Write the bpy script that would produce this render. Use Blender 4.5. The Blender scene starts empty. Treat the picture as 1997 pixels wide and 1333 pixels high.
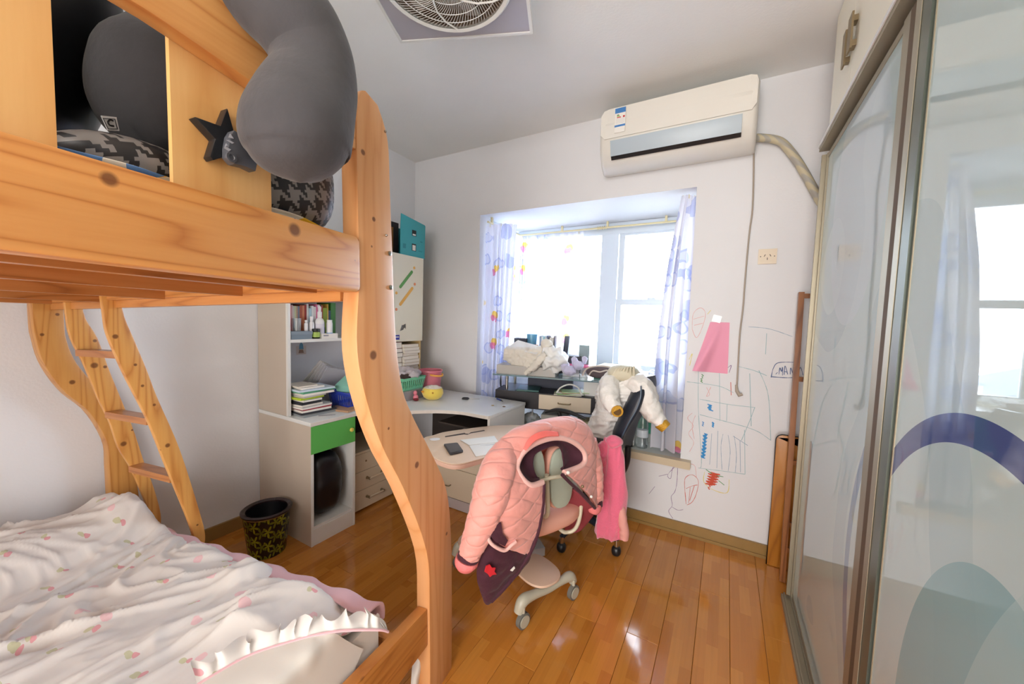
import bpy, bmesh, math, random
from mathutils import Vector, Matrix, noise
random.seed(7)
S = bpy.context.scene
COL = S.collection
PI = math.pi

# ------------------------------------------------------------------ camera
cd = bpy.data.cameras.new('camera'); cam = bpy.data.objects.new('camera', cd); COL.objects.link(cam)
cd.sensor_width = 36.0; cd.lens = 731.3 / 1997 * 36.0
cd.clip_start = 0.02; cd.clip_end = 500
cam.matrix_world = Matrix(((0.866998,-0.058935,0.494814,0.000000),(0.497338,0.040306,-0.866620,0.000000),(0.031130,0.997448,0.064256,1.320000),(0,0,0,1)))
S.camera = cam
# ------------------------------------------------------------------ light
S.view_settings.view_transform = 'Standard'; S.view_settings.look = 'None'
S.view_settings.gamma = 1.0; S.view_settings.use_curve_mapping = False
S.view_settings.exposure = 0.74
w = bpy.data.worlds.new('sky'); S.world = w; w.use_nodes = True
bg = w.node_tree.nodes['Background']; bg.inputs[0].default_value = (0.90, 0.95, 1.0, 1); bg.inputs[1].default_value = 14.0
def area(name, loc, rot, sx, sy, power, color=(1, 1, 1), portal=False):
    l = bpy.data.lights.new(name, 'AREA'); l.shape = 'RECTANGLE'; l.size = sx; l.size_y = sy; l.energy = power; l.color = color
    o = bpy.data.objects.new(name, l); COL.objects.link(o); o.location = loc; o.rotation_euler = rot
    if portal: l.cycles.is_portal = True
    return o
area('bay_portal', (-1.0, 3.2, 1.5), (-PI/2, 0, 0), 1.7, 1.25, 1, portal=True)
area('bay_side_portal', (-1.83, 2.87, 1.5), (0, -PI/2, 0), 1.25, 0.7, 1, portal=True)
# soft fill light added behind the camera, its source unseen
area('rear_fill_light', (-0.20, -2.08, 1.30), (PI/2, 0, 0), 1.5, 2.1, 74, (1.0, 0.975, 0.94))

# ------------------------------------------------------------------ helpers
def lin(c):
    return tuple((x/12.92 if x <= 0.04045 else ((x+0.055)/1.055)**2.4) for x in (v/255.0 for v in c))
def nodes(name):
    m = bpy.data.materials.new(name); m.use_nodes = True
    nt = m.node_tree; b = nt.nodes['Principled BSDF']; return m, nt, b
def N(nt, t, **k):
    n = nt.nodes.new(t)
    for a, v in k.items(): setattr(n, a, v)
    return n
def L(nt, a, b): nt.links.new(a, b)
def mat(name, c, rough=0.5, metal=0.0, bump=0.0, bscale=200.0, var=0.0, vscale=6.0, sheen=0.0, trans=0.0, coat=0.0, alpha=1.0, emit=None):
    m, nt, b = nodes(name); col = lin(c)
    b.inputs['Base Color'].default_value = (*col, 1); b.inputs['Roughness'].default_value = rough; b.inputs['Metallic'].default_value = metal
    if sheen: b.inputs['Sheen Weight'].default_value = sheen
    if coat: b.inputs['Coat Weight'].default_value = coat; b.inputs['Coat Roughness'].default_value = 0.08
    if trans: b.inputs['Transmission Weight'].default_value = trans
    b.inputs['Alpha'].default_value = alpha
    tc = N(nt, 'ShaderNodeTexCoord')
    if var:
        nz = N(nt, 'ShaderNodeTexNoise'); nz.inputs['Scale'].default_value = vscale; nz.inputs['Detail'].default_value = 4
        L(nt, tc.outputs['Object'], nz.inputs['Vector'])
        mx = N(nt, 'ShaderNodeMix', data_type='RGBA')
        mx.inputs[6].default_value = (*[x*(1-var) for x in col], 1); mx.inputs[7].default_value = (*[min(1, x*(1+var)) for x in col], 1)
        L(nt, nz.outputs['Fac'], mx.inputs[0]); L(nt, mx.outputs[2], b.inputs['Base Color'])
    if bump:
        nz = N(nt, 'ShaderNodeTexNoise'); nz.inputs['Scale'].default_value = bscale; nz.inputs['Detail'].default_value = 3
        L(nt, tc.outputs['Object'], nz.inputs['Vector'])
        bp = N(nt, 'ShaderNodeBump'); bp.inputs['Strength'].default_value = bump; bp.inputs['Distance'].default_value = 0.01
        L(nt, nz.outputs['Fac'], bp.inputs['Height']); L(nt, bp.outputs['Normal'], b.inputs['Normal'])
    return m
def ramp(nt, stops, interp='LINEAR'):
    r = N(nt, 'ShaderNodeValToRGB'); e = r.color_ramp; e.interpolation = interp
    while len(e.elements) < len(stops): e.elements.new(0.5)
    for el, (p, c) in zip(e.elements, stops): el.position = p; el.color = (*lin(c), 1)
    return r
def math_n(nt, op, a, b=None, c=None):
    n = N(nt, 'ShaderNodeMath', operation=op)
    for i, v in enumerate((a, b, c)):
        if v is None: continue
        if isinstance(v, (int, float)): n.inputs[i].default_value = v
        else: L(nt, v, n.inputs[i])
    return n.outputs[0]

LOCAL = set()   # things whose parts are written in the thing's own coordinates
def link(name, me, m, parent=None):
    o = bpy.data.objects.new(name, me); COL.objects.link(o)
    if m is not None:
        for q in (m if isinstance(m, (list, tuple)) else [m]): me.materials.append(q)
    if parent is not None:
        o.parent = parent
        if parent.name not in LOCAL: o.matrix_parent_inverse = parent.matrix_basis.inverted()
    return o
def put(name, bm, m, parent=None, smooth=False, M=None, bevel=0.0, seg=2):
    if bevel:
        try: bmesh.ops.bevel(bm, geom=[e for e in bm.edges if e.is_manifold and e.calc_face_angle(0) > 0.6], offset=bevel, segments=seg, profile=0.6, affect='EDGES')
        except Exception: pass
    if M is not None: bm.transform(M)
    me = bpy.data.meshes.new(name); bm.normal_update(); bm.to_mesh(me); bm.free()
    if smooth:
        for p in me.polygons: p.use_smooth = True
    return link(name, me, m, parent)
def sm(o, ang=0.7):
    me = o.data
    for p in me.polygons: p.use_smooth = True
    try: me.set_sharp_from_angle(angle=ang)
    except Exception: pass
    return o
def bx(bm, a, b, mi=0):
    (x0, y0, z0), (x1, y1, z1) = a, b
    x0, x1 = sorted((x0, x1)); y0, y1 = sorted((y0, y1)); z0, z1 = sorted((z0, z1))
    v = [bm.verts.new(p) for p in ((x0,y0,z0),(x1,y0,z0),(x1,y1,z0),(x0,y1,z0),(x0,y0,z1),(x1,y0,z1),(x1,y1,z1),(x0,y1,z1))]
    for q in ((0,3,2,1),(4,5,6,7),(0,1,5,4),(1,2,6,5),(2,3,7,6),(3,0,4,7)):
        f = bm.faces.new([v[i] for i in q]); f.material_index = mi
    return v
def box(name, a, b, m, parent=None, bevel=0.002, M=None):
    bm = bmesh.new(); bx(bm, a, b); o = put(name, bm, m, parent, M=M, bevel=bevel)
    return sm(o, 0.5) if bevel else o
def obox(name, c, size, rz, m, parent=None, bevel=0.002, rx=0, ry=0):
    sx, sy, sz = (s/2 for s in size)
    return box(name, (-sx,-sy,-sz), (sx,sy,sz), m, parent, bevel, Matrix.Translation(c) @ Matrix.Rotation(rz,4,'Z') @ Matrix.Rotation(ry,4,'Y') @ Matrix.Rotation(rx,4,'X'))
def area2(p): return sum(p[i][0]*p[(i+1)%len(p)][1]-p[(i+1)%len(p)][0]*p[i][1] for i in range(len(p)))/2
def prism(name, pts, axis, lo, hi, m, parent=None, bevel=0.0, M=None, smooth=False):
    """polygon extruded along an axis; pts are the two other coordinates in order"""
    def P(p, t): return {'x': (t, p[0], p[1]), 'y': (p[0], t, p[1]), 'z': (p[0], p[1], t)}[axis]
    bm = bmesh.new(); A = [bm.verts.new(P(p, lo)) for p in pts]; B = [bm.verts.new(P(p, hi)) for p in pts]
    bm.faces.new(A); bm.faces.new(B[::-1]); n = len(pts)
    for i in range(n): bm.faces.new((A[i], B[i], B[(i+1) % n], A[(i+1) % n]))
    bmesh.ops.recalc_face_normals(bm, faces=bm.faces)
    o = put(name, bm, m, parent, M=M, bevel=bevel)
    return sm(o, 0.5) if (bevel or smooth) else o
def cat(ps, n, closed=False):
    """Catmull-Rom resample a list of points to n points"""
    ps = [Vector(p) for p in ps]; k = len(ps)
    if k == 2 and not closed: return [ps[0].lerp(ps[1], i/(n-1)) for i in range(n)]
    out = []
    for i in range(n):
        t = i/(n if closed else n-1)*(k if closed else k-1); j = min(int(t), (k-1 if closed else k-2)); u = t-j
        if closed: p0, p1, p2, p3 = ps[(j-1) % k], ps[j % k], ps[(j+1) % k], ps[(j+2) % k]
        else: p0, p1, p2, p3 = ps[max(j-1, 0)], ps[j], ps[min(j+1, k-1)], ps[min(j+2, k-1)]
        out.append(0.5*((2*p1)+(p2-p0)*u+(2*p0-5*p1+4*p2-p3)*u*u+(3*p1-p0-3*p2+p3)*u*u*u))
    return out
def tube_bm(bm, pts, r, seg=10, cap=True, n=None, flat=1.0, up=None, closed=False, mi=0):
    """tube along points; r number or list; rounded when ends are given small radii"""
    rs = r if isinstance(r, (list, tuple)) else [r]*len(pts)
    if n: 
        q = cat([(*p, ) for p in pts], n, closed); rr = [v.x for v in cat([(a, 0, 0) for a in rs], n, closed)]
    else: q = [Vector(p) for p in pts]; rr = list(rs)
    rings = []; prev = None; K = len(q)
    for i, p in enumerate(q):
        if closed: t = q[(i+1) % K]-q[i-1]
        else: t = q[min(i+1, K-1)]-q[max(i-1, 0)]
        t = t.normalized() if t.length > 1e-9 else Vector((0, 0, 1))
        if prev is None:
            ref = Vector(up) if up else (Vector((0, 0, 1)) if abs(t.z) < 0.9 else Vector((1, 0, 0)))
            nn = (ref - t*ref.dot(t)).normalized()
        else: nn = (prev - t*prev.dot(t)).normalized()
        prev = nn; bb = t.cross(nn)
        rings.append([bm.verts.new(p + (nn*math.cos(2*PI*j/seg)*flat + bb*math.sin(2*PI*j/seg))*max(rr[i], 1e-5)) for j in range(seg)])
    for i in range(K if closed else K-1):
        A, B = rings[i], rings[(i+1) % K]
        for j in range(seg):
            f = bm.faces.new((A[j], A[(j+1) % seg], B[(j+1) % seg], B[j])); f.material_index = mi
    if cap and not closed: bm.faces.new(rings[0][::-1]).material_index = mi; bm.faces.new(rings[-1]).material_index = mi
    return rings
def tube(name, pts, r, m, parent=None, seg=10, n=None, M=None, flat=1.0, up=None, closed=False, nz=None):
    bm = bmesh.new(); tube_bm(bm, pts, r, seg, True, n, flat, up, closed)
    if nz: wrinkle(bm, *nz)
    bmesh.ops.recalc_face_normals(bm, faces=bm.faces)
    return sm(put(name, bm, m, parent, M=M), 1.0)
def wrinkle(bm, amp, scale, ridged=True, stretch=(1, 1, 1), seed=0):
    bm.normal_update()
    for v in bm.verts:
        p = Vector((v.co.x*stretch[0], v.co.y*stretch[1], v.co.z*stretch[2]))*scale + Vector((seed*3.1, seed*7.7, seed))
        d = noise.noise(p)+0.5*noise.noise(p*2.1)
        if ridged: d = 0.5-abs(d)*1.6
        v.co += v.normal*d*amp
def lathe(name, prof, loc, m, parent=None, seg=24, M=None, n=None, start=0.0):
    """prof: (radius, z) list"""
    bm = bmesh.new(); R = []
    for r, z in prof: R.append([bm.verts.new((loc[0]+r*math.cos(2*PI*j/seg), loc[1]+r*math.sin(2*PI*j/seg), loc[2]+z)) for j in range(seg)] if r > 1e-6 else [bm.verts.new((loc[0], loc[1], loc[2]+z))])
    for A, B in zip(R, R[1:]):
        for j in range(seg):
            k = (j+1) % seg
            if len(A) > 1 and len(B) > 1: bm.faces.new((A[j], A[k], B[k], B[j]))
            elif len(A) > 1: bm.faces.new((A[j], A[k], B[0]))
            elif len(B) > 1: bm.faces.new((A[0], B[k], B[j]))
    bmesh.ops.recalc_face_normals(bm, faces=bm.faces)
    return sm(put(name, bm, m, parent, M=M), 0.8)
def grid_bm(bm, rows, nu, nv, closed=False, mi=0):
    """rows of control points -> smooth grid of nu rows by nv columns"""
    R = [cat(r, nv, closed) for r in rows]
    cols = [cat([R[i][j] for i in range(len(R))], nu) for j in range(nv)]
    V = [[bm.verts.new(cols[j][i]) for j in range(nv)] for i in range(nu)]
    for i in range(nu-1):
        for j in range(nv if closed else nv-1):
            f = bm.faces.new((V[i][j], V[i][(j+1) % nv], V[i+1][(j+1) % nv], V[i+1][j])); f.material_index = mi
    return V
def loft(name, rows, m, parent=None, nu=24, nv=24, closed=False, thick=0.0, M=None, nz=None, caps=False, fn=None):
    bm = bmesh.new(); V = grid_bm(bm, rows, nu, nv, closed)
    if caps and closed: bm.faces.new(V[0][::-1]); bm.faces.new(V[-1])
    bmesh.ops.recalc_face_normals(bm, faces=bm.faces)
    if nz: wrinkle(bm, *nz)
    if fn:
        bm.normal_update()
        for i, r in enumerate(V):
            for j, v in enumerate(r): v.co += v.normal*fn(i/(nu-1), j/(nv-1))
    o = sm(put(name, bm, m, parent, M=M), 1.2)
    if thick:
        s = o.modifiers.new('thickness', 'SOLIDIFY'); s.thickness = thick; s.offset = 0
    return o
def blob(name, c, rad, m, parent=None, p=2.0, seg=32, ring=20, M=None, nz=None, rot=None):
    """super-ellipsoid"""
    bm = bmesh.new(); bmesh.ops.create_uvsphere(bm, u_segments=seg, v_segments=ring, radius=1)
    for v in bm.verts:
        d = (abs(v.co.x)**p+abs(v.co.y)**p+abs(v.co.z)**p)**(1/p)
        v.co = Vector((v.co.x/d*rad[0], v.co.y/d*rad[1], v.co.z/d*rad[2]))
    if nz: wrinkle(bm, *nz)
    T = Matrix.Translation(c)
    if rot: T = T @ rot
    bm.transform(T)
    return sm(put(name, bm, m, parent, M=M), 1.5)
def thing(name, label, cat_, loc=(0, 0, 0), group=None, rz=0.0, local=False):
    o = bpy.data.objects.new(name, None); COL.objects.link(o); o.location = loc; o.rotation_euler = (0, 0, rz)
    o.empty_display_size = 0.05; o['label'] = label; o['category'] = cat_
    if group: o['group'] = group
    if local: LOCAL.add(o.name)
    return o
def tag(o, label, cat_, group=None):
    o['label'] = label; o['category'] = cat_
    if group: o['group'] = group
    return o
def struct(o): o['kind'] = 'structure'; return o
def copy_tree(o, parent=None):
    c = o.copy(); COL.objects.link(c)
    if parent is not None: c.parent = parent
    for ch in o.children: copy_tree(ch, c)
    return c

# ------------------------------------------------------------------ materials
def wood(name, grain, knots=(), light=(224, 160, 92), mid=(214, 145, 76), dark=(184, 108, 46), seed=0.0, rough=0.32, figure=13.0):
    """lacquered pine: figure stretched along the grain axis, dark round knots at given spots"""
    m, nt, b = nodes(name); tc = N(nt, 'ShaderNodeTexCoord')
    mp = N(nt, 'ShaderNodeMapping'); L(nt, tc.outputs['Object'], mp.inputs[0])
    sc = {'x': (0.45, 4.0, 6.5), 'y': (4.0, 0.45, 6.5), 'z': (4.0, 6.0, 0.45)}[grain]
    mp.inputs['Scale'].default_value = sc; mp.inputs['Location'].default_value = (seed, seed*1.7, seed*0.3)
    n1 = N(nt, 'ShaderNodeTexNoise'); n1.inputs['Scale'].default_value = 1.5; n1.inputs['Detail'].default_value = 1.5; n1.inputs['Roughness'].default_value = 0.45
    L(nt, mp.outputs[0], n1.inputs['Vector'])
    rings = math_n(nt, 'FRACT', math_n(nt, 'MULTIPLY', n1.outputs['Fac'], figure))
    sh = math_n(nt, 'POWER', math_n(nt, 'ABSOLUTE', math_n(nt, 'SUBTRACT', math_n(nt, 'MULTIPLY', rings, 2.0), 1.0)), 3.0)
    n2 = N(nt, 'ShaderNodeTexNoise'); n2.inputs['Scale'].default_value = 26; n2.inputs['Detail'].default_value = 2
    L(nt, mp.outputs[0], n2.inputs['Vector'])
    f = math_n(nt, 'ADD', math_n(nt, 'MULTIPLY', sh, 0.55), math_n(nt, 'MULTIPLY', n2.outputs['Fac'], 0.3))
    r = ramp(nt, [(0.0, light), (0.38, mid), (0.85, dark)]); L(nt, f, r.inputs[0])
    out = r.outputs[0]
    for (x, y, z, rad) in knots:
        d = N(nt, 'ShaderNodeVectorMath', operation='DISTANCE'); L(nt, tc.outputs['Object'], d.inputs[0]); d.inputs[1].default_value = (x, y, z)
        mr = N(nt, 'ShaderNodeMapRange'); L(nt, d.outputs['Value'], mr.inputs[0])
        mr.inputs[1].default_value = rad*0.75; mr.inputs[2].default_value = rad*1.25; mr.inputs[3].default_value = 0.85; mr.inputs[4].default_value = 0
        mx = N(nt, 'ShaderNodeMix', data_type='RGBA'); L(nt, mr.outputs[0], mx.inputs[0]); L(nt, out, mx.inputs[6]); mx.inputs[7].default_value = (*lin((104, 58, 30)), 1)
        out = mx.outputs[2]
    L(nt, out, b.inputs['Base Color']); b.inputs['Roughness'].default_value = rough
    return m
def wall_mat(name, c, c2=None):
    m, nt, b = nodes(name); tc = N(nt, 'ShaderNodeTexCoord')
    nz = N(nt, 'ShaderNodeTexNoise'); nz.inputs['Scale'].default_value = 1.3; nz.inputs['Detail'].default_value = 5; L(nt, tc.outputs['Object'], nz.inputs['Vector'])
    r = ramp(nt, [(0.3, c), (0.7, c2 or tuple(x-7 for x in c))]); L(nt, nz.outputs['Fac'], r.inputs[0]); L(nt, r.outputs[0], b.inputs['Base Color'])
    n2 = N(nt, 'ShaderNodeTexNoise'); n2.inputs['Scale'].default_value = 90; L(nt, tc.outputs['Object'], n2.inputs['Vector'])
    bp = N(nt, 'ShaderNodeBump'); bp.inputs['Strength'].default_value = 0.06; bp.inputs['Distance'].default_value = 0.01
    L(nt, n2.outputs['Fac'], bp.inputs['Height']); L(nt, bp.outputs[0], b.inputs['Normal']); b.inputs['Roughness'].default_value = 0.75
    return m
def floor_mat():
    m, nt, b = nodes('bamboo floor'); tc = N(nt, 'ShaderNodeTexCoord'); oi = N(nt, 'ShaderNodeObjectInfo')
    mul = N(nt, 'ShaderNodeVectorMath', operation='MULTIPLY_ADD'); L(nt, oi.outputs['Random'], mul.inputs[0]); mul.inputs[1].default_value = (0, 17.3, 3.1); L(nt, tc.outputs['Object'], mul.inputs[2])
    mp = N(nt, 'ShaderNodeMapping'); mp.inputs['Rotation'].default_value = (0, 0, PI/2); L(nt, mul.outputs[0], mp.inputs[0])
    br = N(nt, 'ShaderNodeTexBrick'); L(nt, mp.outputs[0], br.inputs['Vector'])
    br.inputs['Scale'].default_value = 1; br.inputs['Mortar Size'].default_value = 0.0; br.inputs['Brick Width'].default_value = 0.21; br.inputs['Row Height'].default_value = 0.0423
    br.inputs['Color1'].default_value = (*lin((200, 134, 58)), 1); br.inputs['Color2'].default_value = (*lin((184, 116, 46)), 1); br.offset = 0.37
    wv = N(nt, 'ShaderNodeTexNoise'); mp2 = N(nt, 'ShaderNodeMapping'); mp2.inputs['Scale'].default_value = (90, 3, 1); L(nt, mul.outputs[0], mp2.inputs[0]); L(nt, mp2.outputs[0], wv.inputs['Vector']); wv.inputs['Scale'].default_value = 1.0
    hs = N(nt, 'ShaderNodeHueSaturation'); L(nt, br.outputs['Color'], hs.inputs['Color'])
    v = math_n(nt, 'ADD', math_n(nt, 'MULTIPLY', oi.outputs['Random'], 0.20), math_n(nt, 'MULTIPLY', wv.outputs['Fac'], 0.24)); L(nt, math_n(nt, 'ADD', v, 0.84), hs.inputs['Value'])
    L(nt, hs.outputs[0], b.inputs['Base Color']); b.inputs['Roughness'].default_value = 0.10; b.inputs['Specular IOR Level'].default_value = 0.6
    n3 = N(nt, 'ShaderNodeTexNoise'); n3.inputs['Scale'].default_value = 7; L(nt, tc.outputs['Object'], n3.inputs['Vector'])
    bp = N(nt, 'ShaderNodeBump'); bp.inputs['Strength'].default_value = 0.05; bp.inputs['Distance'].default_value = 0.02; L(nt, n3.outputs['Fac'], bp.inputs['Height']); L(nt, bp.outputs[0], b.inputs['Normal'])
    return m
def spots(nt, vec, scale, rad, keep, rnd=1.0, loc=(0, 0, 0), ring=None):
    """scattered soft spots from voronoi cells; returns a mask socket and the cell colour"""
    mp = N(nt, 'ShaderNodeMapping'); mp.inputs['Location'].default_value = loc; L(nt, vec, mp.inputs[0])
    v = N(nt, 'ShaderNodeTexVoronoi', voronoi_dimensions='2D'); v.inputs['Scale'].default_value = scale; v.inputs['Randomness'].default_value = rnd; L(nt, mp.outputs[0], v.inputs['Vector'])
    s = N(nt, 'ShaderNodeSeparateColor'); L(nt, v.outputs['Color'], s.inputs[0])
    d = math_n(nt, 'LESS_THAN', v.outputs['Distance'], rad)
    if ring: d = math_n(nt, 'SUBTRACT', d, math_n(nt, 'MULTIPLY', math_n(nt, 'LESS_THAN', v.outputs['Distance'], ring), 0.65))
    return math_n(nt, 'MULTIPLY', d, math_n(nt, 'LESS_THAN', s.outputs[0], keep)), s
def over(nt, base, mask, c):
    mx = N(nt, 'ShaderNodeMix', data_type='RGBA'); L(nt, mask, mx.inputs[0])
    if isinstance(base, tuple): mx.inputs[6].default_value = (*lin(base), 1)
    else: L(nt, base, mx.inputs[6])
    mx.inputs[7].default_value = (*lin(c), 1); return mx.outputs[2]
def distort(nt, src, amt, scale):
    nz = N(nt, 'ShaderNodeTexNoise'); nz.inputs['Scale'].default_value = scale; L(nt, src, nz.inputs['Vector'])
    s = N(nt, 'ShaderNodeVectorMath', operation='MULTIPLY_ADD'); L(nt, nz.outputs['Color'], s.inputs[0]); s.inputs[1].default_value = (amt,)*3; L(nt, src, s.inputs[2]); return s.outputs[0]
def flower_mat(name, base, big=False):
    m, nt, b = nodes(name); tc = N(nt, 'ShaderNodeTexCoord'); v = distort(nt, tc.outputs['Object'], 0.03, 22)
    k = 0.8 if big else 1.0
    a, _ = spots(nt, v, 10.5*k, 0.080, 0.6); g, _ = spots(nt, v, 10.5*k, 0.085, 0.6, loc=(0.010, 0.010, 0.0))
    p, _ = spots(nt, v, 6.5*k, 0.09, 0.6, loc=(3.3, 1.7, 0.4))
    c = over(nt, base, math_n(nt, 'MULTIPLY', g, 0.55), (176, 178, 96)); c = over(nt, c, math_n(nt, 'MULTIPLY', p, 0.6), (236, 176, 186)); c = over(nt, c, math_n(nt, 'MULTIPLY', a, 0.7), (222, 124, 140))
    L(nt, c, b.inputs['Base Color']); b.inputs['Roughness'].default_value = 0.8; b.inputs['Sheen Weight'].default_value = 0.2
    return m
def curtain_mat():
    m, nt, b = nodes('printed curtain'); tc = N(nt, 'ShaderNodeTexCoord'); v0 = distort(nt, tc.outputs['Object'], 0.05, 8)
    s_ = N(nt, 'ShaderNodeSeparateXYZ'); L(nt, v0, s_.inputs[0]); cb = N(nt, 'ShaderNodeCombineXYZ'); L(nt, math_n(nt, 'ADD', s_.outputs[0], s_.outputs[1]), cb.inputs[0]); L(nt, s_.outputs[2], cb.inputs[1]); v = cb.outputs[0]
    a, _ = spots(nt, v, 8, 0.36, 0.5, ring=0.27); a2, _ = spots(nt, v, 5.2, 0.33, 0.4, loc=(2.2, 0.3, 1.1))
    y, _ = spots(nt, v, 6.5, 0.19, 0.22, loc=(0.4, 4.4, 2.0)); r, _ = spots(nt, v, 6.5, 0.18, 0.22, loc=(0.42, 4.43, 1.96)) 
    c = over(nt, (232, 232, 240), math_n(nt, 'MULTIPLY', a, 0.55), (150, 165, 214)); c = over(nt, c, math_n(nt, 'MULTIPLY', a2, 0.5), (160, 172, 218))
    c = over(nt, c, math_n(nt, 'MULTIPLY', y, 0.9), (240, 205, 80)); c = over(nt, c, math_n(nt, 'MULTIPLY', r, 0.75), (226, 96, 160))
    L(nt, c, b.inputs['Base Color']); b.inputs['Roughness'].default_value = 0.85
    tr = N(nt, 'ShaderNodeBsdfTranslucent'); L(nt, c, tr.inputs['Color'])
    mx = N(nt, 'ShaderNodeMixShader'); mx.inputs[0].default_value = 0.45; L(nt, b.outputs[0], mx.inputs[1]); L(nt, tr.outputs[0], mx.inputs[2])
    L(nt, mx.outputs[0], nt.nodes['Material Output'].inputs[0]); return m
def translucent(name, c, fac=0.3, rough=0.8):
    m, nt, b = nodes(name); b.inputs['Base Color'].default_value = (*lin(c), 1); b.inputs['Roughness'].default_value = rough
    tr = N(nt, 'ShaderNodeBsdfTranslucent'); tr.inputs['Color'].default_value = (*lin(c), 1)
    mx = N(nt, 'ShaderNodeMixShader'); mx.inputs[0].default_value = fac; L(nt, b.outputs[0], mx.inputs[1]); L(nt, tr.outputs[0], mx.inputs[2]); L(nt, mx.outputs[0], nt.nodes['Material Output'].inputs[0]); return m
def pane_mat(name, tint=(245, 250, 255), refl=0.06):
    m = bpy.data.materials.new(name); m.use_nodes = True; nt = m.node_tree; nt.nodes.remove(nt.nodes['Principled BSDF'])
    t = N(nt, 'ShaderNodeBsdfTransparent'); t.inputs[0].default_value = (*lin(tint), 1); g = N(nt, 'ShaderNodeBsdfGlossy'); g.inputs['Roughness'].default_value = 0.02
    fr = N(nt, 'ShaderNodeFresnel'); fr.inputs[0].default_value = 1.45
    mx = N(nt, 'ShaderNodeMixShader'); L(nt, fr.outputs[0], mx.inputs[0]); L(nt, t.outputs[0], mx.inputs[1]); L(nt, g.outputs[0], mx.inputs[2]); L(nt, mx.outputs[0], nt.nodes['Material Output'].inputs[0]); return m
def houndstooth():
    m, nt, b = nodes('houndstooth'); tc = N(nt, 'ShaderNodeTexCoord'); s = N(nt, 'ShaderNodeSeparateXYZ'); L(nt, tc.outputs['Object'], s.inputs[0])
    k = 175.0
    i = math_n(nt, 'FLOOR', math_n(nt, 'MULTIPLY', math_n(nt, 'ADD', math_n(nt, 'ADD', s.outputs[1], math_n(nt, 'MULTIPLY', s.outputs[2], 0.35)), math_n(nt, 'MULTIPLY', s.outputs[0], -0.5)), k))
    j = math_n(nt, 'FLOOR', math_n(nt, 'MULTIPLY', math_n(nt, 'SUBTRACT', s.outputs[2], math_n(nt, 'MULTIPLY', s.outputs[1], 0.3)), k))
    def mod(x, n): return math_n(nt, 'FLOORED_MODULO', x, n)
    wi = math_n(nt, 'LESS_THAN', mod(i, 8), 3.5); wj = math_n(nt, 'LESS_THAN', mod(j, 8), 3.5); top = math_n(nt, 'LESS_THAN', mod(math_n(nt, 'ADD', i, j), 4), 1.5)
    v = math_n(nt, 'ADD', math_n(nt, 'MULTIPLY', wi, top), math_n(nt, 'MULTIPLY', wj, math_n(nt, 'SUBTRACT', 1.0, top)))
    c = over(nt, (30, 27, 29), v, (128, 122, 119)); L(nt, c, b.inputs['Base Color']); b.inputs['Roughness'].default_value = 0.45; return m
def quilt_mat(name, c, cell=9.0, sheen=0.3):
    m, nt, b = nodes(name); b.inputs['Base Color'].default_value = (*lin(c), 1); b.inputs['Roughness'].default_value = 0.65; b.inputs['Sheen Weight'].default_value = sheen
    tc = N(nt, 'ShaderNodeTexCoord'); v = distort(nt, tc.outputs['Object'], 0.02, 9)
    s = N(nt, 'ShaderNodeSeparateXYZ'); L(nt, v, s.inputs[0])
    h = math_n(nt, 'ADD', math_n(nt, 'MULTIPLY', s.outputs[0], -0.6), math_n(nt, 'MULTIPLY', s.outputs[1], 0.8))
    def line(sg):
        t = math_n(nt, 'MULTIPLY', math_n(nt, 'ADD', math_n(nt, 'MULTIPLY', h, sg), s.outputs[2]), cell)
        f = math_n(nt, 'ABSOLUTE', math_n(nt, 'SUBTRACT', math_n(nt, 'FRACT', t), 0.5)); return math_n(nt, 'POWER', math_n(nt, 'MULTIPLY', f, 2.0), 8.0)
    hh = math_n(nt, 'MAXIMUM', line(0.8), line(-0.8))
    nz = N(nt, 'ShaderNodeTexNoise'); nz.inputs['Scale'].default_value = 30; nz.inputs['Detail'].default_value = 4; L(nt, tc.outputs['Object'], nz.inputs['Vector'])
    ht = math_n(nt, 'SUBTRACT', math_n(nt, 'MULTIPLY', nz.outputs['Fac'], 0.8), hh)
    bp = N(nt, 'ShaderNodeBump'); bp.inputs['Strength'].default_value = 0.38; bp.inputs['Distance'].default_value = 0.012; L(nt, ht, bp.inputs['Height']); L(nt, bp.outputs[0], b.inputs['Normal']); return m

WALL = wall_mat('wall paint', (230, 231, 234)); CEIL = wall_mat('ceiling paint', (243, 244, 242)); FLOOR = floor_mat()
SUBF = mat('subfloor', (50, 32, 18), 0.8); BASEB = mat('oak baseboard', (150, 118, 66), 0.35, var=0.12, vscale=20)
UPVC = mat('white window plastic', (214, 224, 232), 0.3); SILL = mat('sill stone', (226, 226, 220), 0.12, var=0.04); SILLE = mat('sill edge', (206, 190, 162), 0.4)
PANE = pane_mat('window glass')
WHITE = mat('white melamine', (224, 224, 220), 0.3); EDGE_SHADE = mat('painted edge shading', (84, 92, 84), 0.3, metal=0.4)  # dark stile tone paints in reflection and shading at the near door's glass edge
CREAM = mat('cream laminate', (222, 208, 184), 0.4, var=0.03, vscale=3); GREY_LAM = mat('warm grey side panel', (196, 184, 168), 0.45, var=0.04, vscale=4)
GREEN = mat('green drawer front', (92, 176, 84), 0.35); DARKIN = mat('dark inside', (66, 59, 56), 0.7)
BLACKP = mat('black plastic', (26, 28, 32), 0.35); BLACKL = mat('black laminate', (36, 34, 40), 0.4); STEEL = mat('steel', (170, 168, 160), 0.25, metal=1.0); CHROME = mat('chrome', (210, 210, 208), 0.12, metal=1.0)
BRONZE = mat('aged bronze', (140, 124, 96), 0.4, metal=0.5); ALU = mat('champagne aluminium', (158, 150, 130), 0.45, metal=0.55); ALUD = mat('dark brush strip', (98, 80, 60), 0.8)
GREYP = mat('warm grey plastic', (186, 182, 164), 0.4); TUBEM = mat('cream metal tube', (206, 200, 176), 0.3)
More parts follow.
